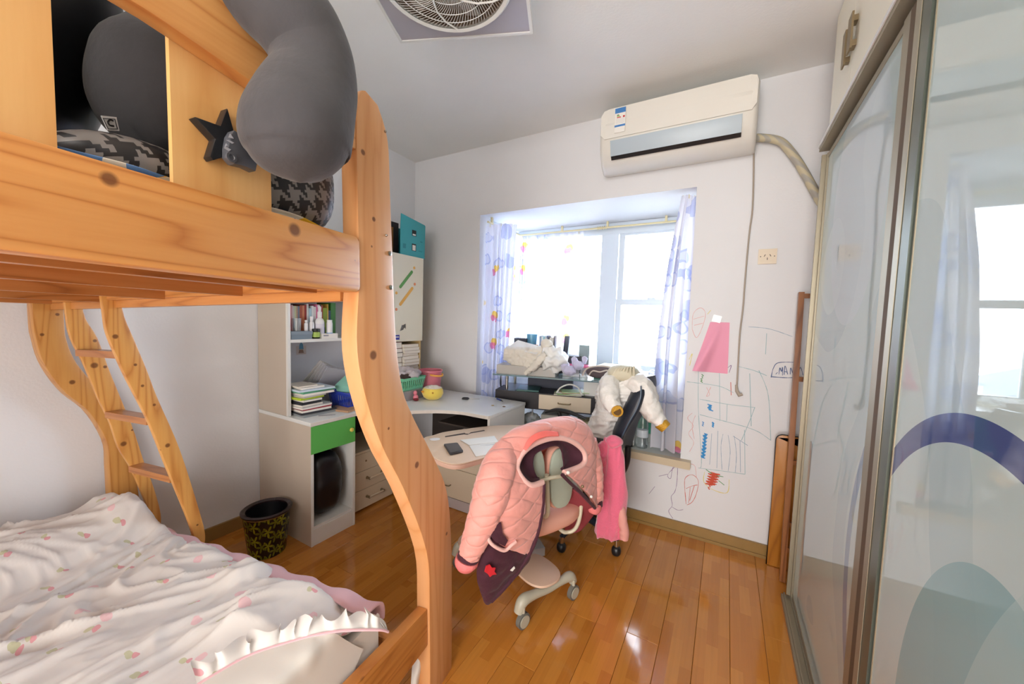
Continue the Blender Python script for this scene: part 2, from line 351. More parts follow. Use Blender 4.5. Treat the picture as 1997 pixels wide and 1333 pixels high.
PLUSH = mat('grey plush', (62, 61, 64), 0.95, sheen=0.16, bump=0.12, bscale=60, var=0.5, vscale=7)
BAG = mat('black plastic bag', (12, 12, 18), 0.36); PAPER = mat('paper', (236, 234, 228), 0.7); BLUE = mat('blue plastic', (44, 66, 160), 0.4)

# ------------------------------------------------------------------ room shell
XL, XR, YF, YB, ZC = -2.49, 0.95, -2.15, 2.53, 2.67
OX0, OX1, OZ0, OZ1 = -1.775, -0.205, 0.475, 2.135     # bay opening in the back wall
YW = 3.15                                               # glass plane of the bay
floor_o = struct(box('floor', (XL-.1, YF-.1, -.06), (XR+.1, YB+.1, -.0125), SUBF, bevel=0))
pw, pl = 0.1273, 0.915
def plank_mesh(l):
    bm = bmesh.new(); bx(bm, (0.0006, 0.0006, -0.012), (pw-0.0006, l-0.0006, 0.0))
    bmesh.ops.bevel(bm, geom=[e for e in bm.edges if all(v.co.z > -0.001 for v in e.verts)], offset=0.0012, segments=1, affect='EDGES')
    me = bpy.data.meshes.new('floor_plank'); bm.to_mesh(me); bm.free(); me.materials.append(FLOOR); return me
PM = {}
for i in range(-22, 7):
    x = 0.215 + i*pw
    if x < XL-0.1 or x > XR: continue
    off = {6: .13, 5: .45, 4: .80, 3: .35, 2: .87, 1: .52, 0: .50, -1: .52+.36}.get(i, (i*0.377) % 1)
    off = {0: 2.20, -1: 1.82, -2: 1.44, -3: 1.41, -4: 1.90}.get(i, 1.2+(i*0.377 % 1)*pl) % pl
    y = YF - pl + off
    while y < YB:
        a, b = max(y, YF), min(y+pl, YB)
        if b-a > 0.02:
            k = round(b-a, 3)
            if k not in PM: PM[k] = plank_mesh(k)
            o = bpy.data.objects.new('floor_plank', PM[k]); COL.objects.link(o); o.location = (x, a, 0); o.parent = floor_o
        y += pl
struct(box('ceiling', (XL-.1, YF-.1, ZC), (XR+.1, YB, ZC+.08), CEIL, bevel=0))
struct(box('wall_left', (XL-.12, YF-.1, -.06), (XL, YB+.14, ZC+.08), WALL, bevel=0))
struct(box('wall_right', (XR, YF-.1, -.06), (XR+.1, YB+.14, ZC+.08), WALL, bevel=0))
struct(box('wall_front', (XL, YF-.12, -.06), (XR, YF, ZC+.08), WALL, bevel=0))
bm = bmesh.new()
bx(bm, (XL, YB, -.06), (OX0, YB+.14, ZC+.08)); bx(bm, (OX1, YB, -.06), (XR, YB+.14, ZC+.08))
bx(bm, (OX0, YB, -.06), (OX1, YB+.14, OZ0-.03)); bx(bm, (OX0, YB, OZ1), (OX1, YB+.14, ZC+.08))
wall_back = struct(put('wall_back', bm, WALL))
# bay box: soffit, right cheek, low walls under the glass
bm = bmesh.new()
bx(bm, (OX0-.1, YB+.14, OZ1), (OX1+.1, YW+.1, OZ1+.1)); bx(bm, (OX1, YB+.14, OZ0-.1), (OX1+.1, YW+.1, OZ1))
bx(bm, (OX0-.1, YB+.14, OZ0-.1), (OX1, YW+.1, OZ0-.03)); bx(bm, (OX0-.1, YW-.02, OZ0-.03), (OX1, YW+.1, .86)); bx(bm, (OX0-.1, YB+.14, OZ0-.03), (OX0, YW-.02, .86))
struct(put('wall_bay', bm, WALL))
sill = struct(box('trim_1', (OX0, YB-.035, OZ0-.028), (OX1, YW-.02, OZ0), SILL, bevel=.002))
box('sill_nosing', (OX0-.02, YB-.05, OZ0-.045), (OX1+.06, YB-.0005, OZ0+.001), SILLE, sill, .002)
struct(box('baseboard_back', (XL+.02, YB-.016, 0.0005), (XR, YB-.0005, .075), BASEB, bevel=.004))
box('shoe_moulding', (XL+.02, YB-.024, 0.0005), (XR, YB-.0165, .018), BASEB, bpy.data.objects['baseboard_back'], .003)
struct(box('baseboard_left', (XL+.0005, YF, 0.0005), (XL+.016, YB-.02, .075), BASEB, bevel=.004))
# ------------------------------------------------------------------ windows of the bay
def window(name, ax, u0, u1, z0, z1, p, fr=.05, dep=.06, mull=(), rails=()):
    """ax 'y': window in plane y=p spanning x u0..u1; ax 'x': plane x=p spanning y"""
    def B(n, a0, a1, c0, c1, d0, d1, m, par, bev=.003):
        lo, hi = ((a0, p+d0, c0), (a1, p+d1, c1)) if ax == 'y' else ((p-d1, a0, c0), (p-d0, a1, c1))
        return box(n, lo, hi, m, par, bev)
    bm = bmesh.new()
    def q(a0, a1, c0, c1, d0=0, d1=dep):
        lo, hi = ((a0, p+d0, c0), (a1, p+d1, c1)) if ax == 'y' else ((p-d1, a0, c0), (p-d0, a1, c1)); bx(bm, lo, hi)
    q(u0, u0+fr, z0, z1); q(u1-fr, u1, z0, z1); q(u0+fr, u1-fr, z1-fr, z1); q(u0+fr, u1-fr, z0, z0+fr)
    for a, b_ in mull: q(a, b_, z0+fr, z1-fr, -.01, dep)
    f = struct(put(name, bm, UPVC, bevel=.003)); return f, B
f, B = window('window_1', 'y', OX0, OX1, .86, OZ1-.005, YW, fr=.06, mull=((-.955, -.815),))
B('window_pane', OX0+.06, -.955, .92, OZ1-.065, .025, .031, PANE, f, 0)
B('head_track', OX0+.06, OX1-.06, OZ1-.10, OZ1-.066, -.012, .02, UPVC, f)
# double-hung sash on the right
def sash(n, z0, z1, d):
    bm = bmesh.new(); x0, x1, t = -.81, -.27, .045
    for a in (((x0, YW+d, z0), (x0+t, YW+d+.025, z1)), ((x1-t, YW+d, z0), (x1, YW+d+.025, z1)), ((x0+t, YW+d, z1-t), (x1-t, YW+d+.025, z1)), ((x0+t, YW+d, z0), (x1-t, YW+d+.025, z0+t))): bx(bm, *a)
    s = put(n, bm, UPVC, f, bevel=.003); box('sash_pane', (x0+t, YW+d+.01, z0+t), (x1-t, YW+d+.015, z1-t), PANE, s, 0)
    return s
sash('upper_sash', 1.455, OZ1-.07, .005); s2 = sash('lower_sash', .925, 1.50, -.024)
box('sash_lock', (-.56, YW-.036, 1.500), (-.50, YW-.012, 1.512), UPVC, s2, .002)
f2, B = window('window_2', 'x', YB+.14, YW, .86, OZ1-.005, OX0, fr=.05)
B('window_pane', YB+.19, YW-.05, .91, OZ1-.055, .025, .031, PANE, f2, 0)

# ------------------------------------------------------------------ curtains and rod
CURT = curtain_mat(); RODM = mat('cream rod', (226, 214, 170), 0.35)
rod = thing('curtain_rod', 'cream curtain rod bending round the bay under its ceiling', 'curtain rod', (-1.7, 2.6, 2.08))
tube('rod_tube', [(-1.72, 2.56, 2.085), (-1.72, 2.9, 2.085), (-1.715, 3.06, 2.085), (-1.68, 3.095, 2.085), (-1.4, 3.1, 2.085), (-.24, 3.1, 2.085)], .008, RODM, rod, n=60)
for p in ((-1.72, 2.62), (-1.72, 2.95), (-1.3, 3.1), (-.9, 3.1), (-.45, 3.1)): box('rod_bracket', (p[0]-.008, p[1]-.008, 2.09), (p[0]+.008, p[1]+.008, 2.133), RODM, rod, .002)
for k in range(5): tube('rod_ring', [(-.98+.018*k, 3.1+.013*math.cos(a*PI/5), 2.085+.013*math.sin(a*PI/5)) for a in range(10)], .0025, RODM, rod, seg=6, closed=True)
def curtain(name, label, top, bot, zt, zb, amp, waves, seed=0, nu=40, nv=160, mid=None, flare=0.0):
    """hanging sheet between a top path and a bottom path with gathered folds"""
    t = thing(name, label, 'curtain', top[0] if len(top[0]) == 3 else (*top[0], zt), 'printed curtains of the bay')
    T = cat([(x, y, zt) for x, y in top], nv); Bq = cat([(x, y, zb) for x, y in bot], nv); Mq = cat([(x, y, (zt+zb)/2) for x, y in mid], nv) if mid else None
    bm = bmesh.new(); V = []
    for i in range(nu):
        u = i/(nu-1); row = []
        for j in range(nv):
            s = j/(nv-1)
            if Mq: p = cat([T[j], Mq[j], Bq[j]], 3)[0]*0 + (T[j]*(1-u)**2 + (2*Mq[j]-0.5*T[j]-0.5*Bq[j])*2*u*(1-u) + Bq[j]*u*u)
            else: p = T[j].lerp(Bq[j], u)
            d = (T[min(j+1, nv-1)]-T[max(j-1, 0)]); d.z = 0; d.normalize(); n = Vector((-d.y, d.x, 0))
            ph = s*waves*2*PI + 0.9*noise.noise(Vector((s*6, u*1.5, seed)))*2.2
            a = amp*(0.45+0.55*min(1, u*4))*(1+flare*u)
            row.append(bm.verts.new(p + n*(math.sin(ph)*a + 0.006*noise.noise(Vector((s*20, u*6, seed+4)))) + Vector((0, 0, -0.004*math.sin(ph*2) if i == nu-1 else 0))))
        V.append(row)
    for i in range(nu-1):
        for j in range(nv-1): bm.faces.new((V[i][j], V[i][j+1], V[i+1][j+1], V[i+1][j]))
    sm(put('curtain_cloth', bm, CURT, t), 3)
    k = max(3, int(waves/2))
    for q in range(k):
        p = T[int((q+.5)/k*(nv-1))]; tube('curtain_hook', [(p.x, p.y, zt-.02), (p.x, p.y, zt+.004)], .003, RODM, t, seg=6)
    return t
curtain('curtain', 'left printed curtain gathered at the edge of the bay opening', [(-1.765, 2.60), (-1.66, 2.59), (-1.58, 2.62), (-1.52, 2.68)], [(-1.765, 2.60), (-1.68, 2.58), (-1.61, 2.61), (-1.57, 2.64)], 2.07, .50, .022, 6, 1, flare=.3)
curtain('curtain', 'backlit curtain drawn round the far left corner of the bay', [(-1.715, 2.72), (-1.71, 2.95), (-1.69, 3.07), (-1.6, 3.098), (-1.3, 3.1), (-1.10, 3.1)], [(-1.70, 2.74), (-1.69, 2.95), (-1.67, 3.04), (-1.58, 3.07), (-1.3, 3.075), (-1.07, 3.075)], 2.07, .86, .016, 17, 2, nv=220)
curtain('curtain', 'right printed curtain hanging beside the sash window', [(-.30, 2.63), (-.27, 2.60), (-.235, 2.62), (-.215, 2.66)], [(-.40, 2.60), (-.33, 2.57), (-.26, 2.56), (-.215, 2.60)], 2.115, .50, .02, 4.5, 3, flare=.8, mid=[(-.385, 2.63), (-.325, 2.58), (-.26, 2.58), (-.215, 2.64)])

# ------------------------------------------------------------------ wardrobe
XW = 0.335
DOORM, nt, b = nodes('glazed wardrobe door left'); 
def door_paint(name, arcs, base=(182, 199, 198), tint=(168, 188, 190)):
    m, nt, b = nodes(name); tc = N(nt, 'ShaderNodeTexCoord'); s = N(nt, 'ShaderNodeSeparateXYZ'); v = distort(nt, tc.outputs['Object'], 0.18, 1.2)
    s0 = N(nt, 'ShaderNodeSeparateXYZ'); L(nt, tc.outputs['Object'], s0.inputs[0])
    nz = N(nt, 'ShaderNodeTexNoise'); nz.inputs['Scale'].default_value = 1.1; nz.inputs['Detail'].default_value = 0.5; L(nt, v, nz.inputs['Vector'])
    band = math_n(nt, 'GREATER_THAN', math_n(nt, 'SINE', math_n(nt, 'MULTIPLY', nz.outputs['Fac'], 24)), 0.55)
    c = over(nt, base, math_n(nt, 'MULTIPLY', band, 0.75), tint)
    for (cy, cz, ry, rz, w_, col, op) in arcs:
        dy = math_n(nt, 'DIVIDE', math_n(nt, 'SUBTRACT', s0.outputs[1], cy), ry); dz = math_n(nt, 'DIVIDE', math_n(nt, 'SUBTRACT', s0.outputs[2], cz), rz)
        d = math_n(nt, 'SQRT', math_n(nt, 'ADD', math_n(nt, 'MULTIPLY', dy, dy), math_n(nt, 'MULTIPLY', dz, dz)))
        k = math_n(nt, 'LESS_THAN', d, 1.0)
        if w_: k = math_n(nt, 'SUBTRACT', k, math_n(nt, 'LESS_THAN', d, 1.0-w_))
        c = over(nt, c, math_n(nt, 'MULTIPLY', k, op), col)
    L(nt, c, b.inputs['Base Color']); b.inputs['Roughness'].default_value = 0.9
    b.inputs['Coat Weight'].default_value = 1.0; b.inputs['Coat Roughness'].default_value = 0.012; b.inputs['Coat IOR'].default_value = 1.5; b.inputs['Specular IOR Level'].default_value = 0.0
    return m
NAVY = (62, 74, 128)
DM1 = door_paint('painted glass far door', [(1.05, .68, .385, .52, .10, (104, 126, 160), .8), (1.66, 1.75, .30, .42, 0, (188, 200, 206), .6)])
DM2 = door_paint('painted glass near door', [(.78, .58, .48, .62, .076, NAVY, .95), (.71, .62, .25, .385, 0, (136, 170, 174), .9), (.50, .50, .30, .62, 0, (170, 194, 194), .5)])
wd = thing('wardrobe', 'built-in wardrobe with two painted sliding glass doors along the right wall', 'wardrobe', (XW+.3, .8, 0))
YE = 2.185
box('carcass', (XW+.052, -.6, .001), (XR-.002, YE, 2.07), WHITE, wd, .002)
box('upper_carcass', (XW+.022, -.6, 2.1325), (XR-.002, YE, ZC-.002), CREAM, wd, .002)
UPD = mat('cream upper door', (238, 232, 212), .4)
ub = [YE-.01, 1.862, 1.45, 1.04, .63, .2, -.2, -.59]
for k in range(7):
    d = box('upper_door', (XW+.004, ub[k+1]+.0015, 2.14), (XW+.021, ub[k]-.0015, ZC-.005), UPD, wd, .002)
hz = box('upper_handle', (XW-.018, 1.878, 2.30), (XW+.0035, 1.908, 2.425), BRONZE, None, .003)
# paired vertical pulls beside the first seam
bpy.data.objects.remove(hz)
for (y0, y1, z0, z1) in ((1.878, 1.915, 2.305, 2.43), (1.795, 1.845, 2.315, 2.44)):
    h = box('upper_handle', (XW-.016, y0, z0), (XW-.010, y1, z1), BRONZE, wd, .002); box('handle_foot', (XW-.010, y0+.008, z0+.01), (XW+.0038, y1-.008, z0+.03), BRONZE, h, .001)
    box('handle_foot', (XW-.010, y0+.008, z1-.03), (XW+.0038, y1-.008, z1-.01), BRONZE, h, .001)
box('top_track', (XW-.022, -.6, 2.106), (XW+.05, YE, 2.1315), ALU, wd, .003)
box('top_track_lip', (XW-.026, -.6, 2.122), (XW-.0225, YE, 2.136), WHITE, wd, .001)
box('bottom_track', (XW-.030, -.6, .001), (XW+.05, YE+.005, .022), ALU, wd, .003)
for k in range(3): box('track_rib', (XW-.022+.025*k, -.6, .0225), (XW-.016+.025*k, YE, .034), ALU, wd, .001)
box('end_stile', (XW-.012, YE-.014, .035), (XW+.05, YE, 2.087), ALU, wd, .003)
def sdoor(name, x, y0, y1, m, stile_w):
    d = box(name, (x, y0+.02, .06), (x+.008, y1-.02, 2.066), m, wd, .001)
    for k_, (a, b_) in enumerate(((y0, y0+stile_w), (y1-(.075 if m is DM2 else .012), y1))): box('door_stile', (x-.006, a, .037), (x+.014, b_, 2.086), EDGE_SHADE if (k_ == 1 and m is DM2) else ALU, d, .003)
    for (a, b_) in ((.037, .06), (2.066, 2.086)): box('door_rail', (x-.003, y0+stile_w, a), (x+.012, y1-(.076 if m is DM2 else .013), b_), ALU, d, .002)
    return d
dF = sdoor('sliding_door', XW+.009, 1.278, YE-.023, DM1, .05)
dB = sdoor('sliding_door', XW-.016, -.02, 1.155, DM2, .03)
box('stile_lip', (XW-.0238, 1.126, .037), (XW-.0225, 1.155, 2.086), ALU, dB, .0005)
box('brush_strip', (XW+.001, 1.240, .04), (XW+.012, 1.2775, 2.08), ALUD, dF, .001)
tube('glass_bevel', [(XW-.0165, 1.072, .06), (XW-.0165, 1.072, 2.06)], .0016, ALU, dB, seg=6)
# ------------------------------------------------------------------ things in the gap beyond the wardrobe
RW = wood('brown rail wood', 'z', light=(160, 104, 58), mid=(132, 80, 42), dark=(96, 54, 26), seed=2)
GAPX = .36
def lean(name, label, cat_, x0, x1, zt, yb, yt, mk):
    t = thing(name, label, cat_, ((x0+x1)/2, yb, 0)); mk(t); return t
lad = thing('wooden_rack', 'narrow brown wooden frame with rungs leaning upright behind the wardrobe end', 'rack', (.42, 2.38, 0))
def slope(z): return 2.33+.12*z/1.5
def rail(x): 
    return tube('rack_upright', [(x, slope(0), .002), (x, slope(1.5), 1.52)], .014, RW, lad, seg=4, up=(1, 1, 0))
bm = bmesh.new()
for x, n_ in ((.325, 'rack_upright'), (.66, 'rack_upright')):
    M_ = Matrix.Translation((x, slope(0), .004)) @ Matrix.Rotation(-math.atan(.12/1.5), 4, 'X')
    box(n_, (-.012, -.012, 0), (.012, .022, 1.50), RW, lad, .002, M_)
for z in (.17, .30, .62, 1.05, 1.48):
    box('rack_rung', (.3375, slope(z)-.008, z-.012), (.6475, slope(z)+.012, z+.012), RW, lad, .002)
bm.free()
brd = thing('folding_board', 'orange-brown rounded board with black edging standing between wall and wardrobe', 'board', (.35, 2.44, 0))
pts = [(.268, .003), (.40, .003), (.40, .735)] + [(.40-.03+.03*math.cos(a*PI/12)-.0, .705+.03*math.sin(a*PI/12)) for a in range(0, 7)] + [(.298+.03*math.cos(a*PI/12), .705+.03*math.sin(a*PI/12)) for a in range(6, 13)]
BRD = wood('orange board', 'z', light=(186, 124, 48), mid=(168, 106, 34), dark=(140, 84, 26), seed=5)
prism('board_panel', pts, 'y', 2.452, 2.466, BRD, brd, .002)
tube('edge_band', [(x, 2.459, z) for x, z in pts], .0045, BLACKP, brd, seg=6, closed=True)

# ------------------------------------------------------------------ air conditioner
ACM = mat('aged white plastic', (228, 225, 217), 0.35); ACL = mat('silver louvre', (178, 192, 202), 0.35)
ac = thing('air_conditioner', 'white wall-mounted air conditioner above the bay window', 'air conditioner', (-.33, YB-.1, 2.4))
prof = [(YB-.001, 2.27), (YB-.10, 2.252), (YB-.17, 2.29), (YB-.208, 2.345), (YB-.222, 2.40), (YB-.228, 2.50), (YB-.215, 2.575), (YB-.17, 2.60), (YB-.001, 2.60)]
def ac_sec(x, k): return [(x, YB-.001+(y-YB+.001)*k, 2.43+(z-2.43)*(0.86+.14*k)) for y, z in prof]
bm = bmesh.new(); rows = [ac_sec(-.752, .80), ac_sec(-.745, .93), ac_sec(-.725, 1), ac_sec(-.5, 1), ac_sec(-.1, 1), ac_sec(.05, 1), ac_sec(.068, .93), ac_sec(.075, .80)]
V = [[bm.verts.new(p) for p in r] for r in rows]
for A, B_ in zip(V, V[1:]):
    for j in range(len(prof)-1): bm.faces.new((A[j], A[j+1], B_[j+1], B_[j]))
bm.faces.new(V[0]); bm.faces.new(V[-1][::-1]); bmesh.ops.recalc_face_normals(bm, faces=bm.faces)
o = put('body', bm, ACM, ac); sm(o, 0.9)
AF = YB-.229
# front panel: slightly proud rounded sheet
pp = [(-.712, 2.415), (-.735, 2.44), (-.737, 2.55), (-.72, 2.582), (-.69, 2.59), (.03, 2.59), (.058, 2.578), (.066, 2.55), (.064, 2.44), (.045, 2.412)]
bm = bmesh.new(); n = len(pp)
def fy(z): return AF-.005 + max(0, (z-2.53))**2*3.0 + max(0, (2.44-z))*.12
A = [bm.verts.new((x, fy(z), z)) for x, z in pp]; B_ = [bm.verts.new((x, fy(z)+.012, z)) for x, z in pp]
bm.faces.new(A); bm.faces.new(B_[::-1]); [bm.faces.new((A[i], B_[i], B_[(i+1) % n], A[(i+1) % n])) for i in range(n)]
bmesh.ops.triangulate(bm, faces=[f_ for f_ in bm.faces if len(f_.verts) > 4]); bmesh.ops.recalc_face_normals(bm, faces=bm.faces); put('front_panel', bm, ACM, ac)
prism('louvre', [(YB-.236, 2.398), (YB-.228, 2.400), (YB-.205, 2.318), (YB-.212, 2.315)], 'x', -.675, .005, ACL, ac, .001)
prism('air_outlet', [(YB-.205, 2.318), (YB-.19, 2.30), (YB-.188, 2.306), (YB-.202, 2.322)], 'x', -.675, .005, BLACKP, ac)
st = box('energy_label', (-.652, AF-.0068, 2.437), (-.590, AF-.0055, 2.577), PAPER, ac, 0)
LBL = mat('label blue', (70, 130, 196), .5)
for z0, z1 in ((2.548, 2.577), (2.470, 2.481)): box('label_band', (-.652, AF-.0076, z0), (-.590, AF-.0069, z1), LBL, st, 0)
for k, (c_, w_) in enumerate((((70, 120, 70), .012), ((150, 180, 80), .017), ((200, 70, 70), .024))):
    mk = mat('label mark %d' % k, c_, .5); box('label_bar', (-.640, AF-.0076, 2.540-.007*k-.005), (-.640+w_, AF-.0069, 2.540-.007*k), mk, st, 0)
box('label_grade', (-.605, AF-.0076, 2.519), (-.594, AF-.0069, 2.530), bpy.data.materials['label mark 2'], st, 0)
for z in (2.513, 2.505, 2.497, 2.490): box('label_line', (-.646, AF-.0076, z), (-.597, AF-.0069, z+.001), mat('label grey', (190, 190, 196), .5), st, 0)
# wrapped pipe and hanging cord
HOSE, nt, b = nodes('wrapped hose'); tc = N(nt, 'ShaderNodeTexCoord'); wv = N(nt, 'ShaderNodeTexWave'); wv.inputs['Scale'].default_value = 14; wv.bands_direction = 'DIAGONAL'; L(nt, tc.outputs['Object'], wv.inputs[0])
r_ = ramp(nt, [(.3, (196, 186, 156)), (.7, (170, 166, 156))]); L(nt, wv.outputs[0], r_.inputs[0]); L(nt, r_.outputs[0], b.inputs['Base Color']); b.inputs['Roughness'].default_value = .5
tag(tube('wrapped_pipe', [(.066, 2.47, 2.335), (.10, 2.48, 2.335), (0.1841,2.49,2.305), (0.2445,2.49,2.228), (0.3007,2.49,2.127), (0.3715,2.49,1.979), (.44, 2.49, 1.85), (.50, 2.49, 1.55), (.53, 2.49, .5)], .021, HOSE, n=60, seg=12), 'tape-wrapped pipe curving from the air conditioner behind the wardrobe', 'pipe')
CORD = mat('grey cord', (170, 158, 144), .5)
cd_ = thing('power_cord', 'thin grey cord hanging down the wall from the air conditioner', 'cord', (.08, 2.51, 1.6))
tube('cord', [(.062, 2.50, 2.33), (0.0722,2.515,2.269), (0.0845,2.517,1.989), (0.0785,2.517,1.849), (0.0749,2.517,1.706), (0.073,2.517,1.534), (0.0726,2.517,1.418), (0.0663,2.517,1.271), (0.0676,2.517,1.123), (0.0692,2.512,0.9688)], .0045, CORD, cd_, n=60, seg=8)
tube('cord_plug', [(0.0662,2.508,0.975), (0.0708,2.508,0.9397), (0.0848,2.506,0.9179), (0.0994,2.506,0.9257)], [.006, .009, .012, .008], CORD, cd_, seg=10)
# socket
so = thing('wall_socket', 'beige wall socket plate between the cord and the wardrobe', 'socket', (.171, YB, 1.70))
box('face_plate', (.128, YB-.010, 1.662), (.214, YB-.0005, 1.744), mat('beige socket', (222, 206, 182), .35), so, .004)
SL = mat('slot dark', (60, 48, 40), .6)
for (x, z, a) in ((.158, 1.708, .5), (.184, 1.708, -.5), (.171, 1.690, 0)):
    obox('socket_slot', (x, YB-.0104, z), (.003, .002, .013), 0, SL, so, 0, ry=a)
for x in (.139, .203): lathe('plate_screw', [(0, .0), (.0028, 0), (.0028, .0012), (0, .0012)], (0, 0, 0), SL, so, seg=8, M=Matrix.Translation((x, YB-.0102, 1.703)) @ Matrix.Rotation(PI/2, 4, 'X'))
# pink sheet with a curled corner, held by tape
pk = thing('pink_sheet', 'pink paper sheet with a curled left edge taped to the wall', 'paper', (-.07, YB, 1.18))
PINKP = translucent('pink paper', (250, 172, 198), .15)
bm = bmesh.new(); V = []
for i in range(22):
    u = i/21; row = []
    for j in range(22):
        v = j/21; x = -.088+.102*u + (-.0)*v; z = 1.332-.300*v
        x = (-.088+ (u)*.100)*(1-v)+(-.165+u*.184)*v - .0*v
        c_ = math.exp(-((u-.42*(1-v)-.10)/.20)**2)*v
        row.append(bm.verts.new((x, YB-.002-.050*c_-.03*max(0, .4-u)*v-.004*math.sin(v*3)*u, z+.006*c_)))
    V.append(row)
for i in range(21):
    for j in range(21): bm.faces.new((V[i][j], V[i+1][j], V[i+1][j+1], V[i][j+1]))
o = sm(put('sheet', bm, PINKP, pk), 3)
TAPE = mat('clear tape', (244, 240, 232), .15); obox('tape', (-.055, YB-.004, 1.352), (.045, .002, .040), 0, TAPE, pk, 0, ry=.25)

# ------------------------------------------------------------------ children's drawings on the back wall (flat crayon marks)
def crayon(name, col, strokes, r=.0016, y=YB-.0004):
    """strokes: lists of (x, z) on the wall"""
    bm = bmesh.new(); kq = 0
    for s in strokes:
        q = cat([(x, 0, z) for x, z in s], max(3, len(s)*5)) if len(s) > 2 else [Vector((x, 0, z)) for x, z in s]
        for a, b_ in zip(q, q[1:]):
            d = (b_-a); 
            if d.length < 1e-5: continue
            d.normalize(); n_ = Vector((-d.z, 0, d.x))*r*(0.7+0.5*noise.noise(a*40)); dd = d*r*.5
            kq += 1; vs = [bm.verts.new(p+Vector((0, y-.000012*kq, 0))) for p in (a-dd-n_, b_+dd-n_, b_+dd+n_, a-dd+n_)]
            bm.faces.new(vs)
    o = put(name, bm, mat('crayon '+'%d %d %d' % col, col, .8), wall_back); return o
W = lambda *p: list(p)
crayon('crayon_drawing', (150, 186, 192), [
 [(-0.1353,1.036), (-0.1214,0.7921), (-0.0868,0.4797), (-0.1014,0.4379)], [(-0.1117,0.7682), (0.012,0.7506), (0.1294,0.7339)], [(-0.1014,0.4379), (0.0297,0.4493), (0.1386,0.4566)],
 [(0.123,0.7147), (0.1411,0.4572)], [(-0.0234,1.038), (-0.0038,0.748)], [(0.1281,1.044), (0.1538,0.7442)], [(-0.117,0.8624), (0.0324,0.8521), (0.1645,0.8532)],
 [(0.0705,1.08), (0.1467,1.064), (0.2088,1.041)], [(0.171,1.066), (0.2228,0.9319), (0.2505,0.6787)], [(0.1294,0.7339), (0.1926,0.7152), (0.2505,0.6787)], [(0.1645,0.8532), (0.1406,0.7569), (0.1115,0.652)], [(0.0272,0.8514), (0.0304,0.7537)], [(-0.1935,0.9608), (-0.0266,0.9549), (0.0541,0.9251)], [(0.1942,1.277), (0.1965,1.161)]], .0018)
crayon('crayon_drawing', (140, 166, 188), [[(x, z) for x, z in s] for s in ([(0.1069,1.311), (0.2044,1.303), (0.3109,1.266)], [(0.0694,0.6684), (0.1434,0.6279)], [(-0.0421,0.6633), (-0.0421,0.4738)], [(-0.0108,0.6846), (-0.0031,0.4605)], [(0.0167,0.671), (0.0105,0.5952), (0.0239,0.4574)], [(0.0432,0.6697), (0.0594,0.5741), (0.0559,0.4555)], [(0.0745,0.6694), (0.0911,0.5653), (0.0923,0.4579)], [(0.104,0.6505), (0.1177,0.4639)])], .0016)
crayon('crayon_drawing', (92, 110, 150), [
 [(0.2307,1.034), (0.237,1.084), (0.2584,1.118), (0.3311,1.127)], [(0.2305,1.037), (0.2912,1.038), (0.3543,1.045)],
 [(0.2507,1.054), (0.2571,1.063)], [(0.2646,1.055), (0.2671,1.09), (0.2753,1.071), (0.2784,1.094), (0.2811,1.051)], [(0.2878,1.055), (0.2894,1.103), (0.3036,1.059)], [(0.289,1.072), (0.3006,1.07)],
 [(0.315,1.06), (0.3151,1.094), (0.3285,1.062), (0.3277,1.11)], [(0.3486,1.064), (0.3573,1.101), (0.3711,1.061)]], .0024)
crayon('crayon_drawing', (222, 168, 166), [
 [(-0.183,1.284), (-0.1826,1.377), (-0.1456,1.415), (-0.116,1.379), (-0.1327,1.286), (-0.1577,1.235), (-0.183,1.284)], [(-0.1808,1.346), (-0.1235,1.366)], [(-0.1731,1.309), (-0.1293,1.323)],
 [(-0.1542,0.7712), (-0.178,0.7353), (-0.1441,0.6928), (-0.167,0.6405), (-0.1356,0.5916), (-0.155,0.5295)], [(-0.1364,0.758), (-0.1498,0.6918), (-0.134,0.6144)], [(-0.0853,0.9386), (-0.0667,0.9004), (-0.0823,0.8859), (-0.0636,0.9412)], [(-0.1779,0.4202), (-0.1593,0.4506), (-0.1217,0.4461), (-0.1093,0.3779)]], .0016)
crayon('crayon_drawing', (206, 120, 112), [
 [(-0.1567,0.1954), (-0.1729,0.3295), (-0.1607,0.3719), (-0.1269,0.3866), (-0.0967,0.3551), (-0.1035,0.2755), (-0.1232,0.2179), (-0.1506,0.1905)], [(-0.1621,0.2928), (-0.1288,0.3178), (-0.101,0.3313)], [(-0.1396,0.3052), (-0.1427,0.2059)], [(-0.1175,0.3206), (-0.1379,0.2237)], [(0.0377,0.9837), (0.0447,0.9087)]], .002)
crayon('crayon_drawing', (132, 104, 146), [
 [(-0.3818,0.4142), (-0.3286,0.4193), (-0.2732,0.4183)], [(-0.2227,0.4298), (-0.2617,0.3742), (-0.2723,0.3449), (-0.2536,0.3361), (-0.2452,0.4047), (-0.2197,0.4304), (-0.2166,0.3186), (-0.2251,0.2564), (-0.2441,0.2179), (-0.2351,0.1633), (-0.2541,0.1207), (-0.2276,0.0813)], [(-0.324,0.3324), (-0.273,0.3581)], [(-0.2346,0.1533), (-0.201,0.1429), (-0.172,0.1546)], [(-0.3771,0.2026), (-0.3452,0.259)], [(0.0147,1.063), (0.0343,1.083), (0.0265,1.04)]], .0018)
def scrib(p0, p1, n_, wz):
    out = []
    for i in range(n_):
        t = i/(n_-1); out.append((p0[0]+(p1[0]-p0[0])*t+(wz if i % 2 else -wz)*(0.6+.4*math.sin(i*2.1)), p0[1]+(p1[1]-p0[1])*t))
    return out
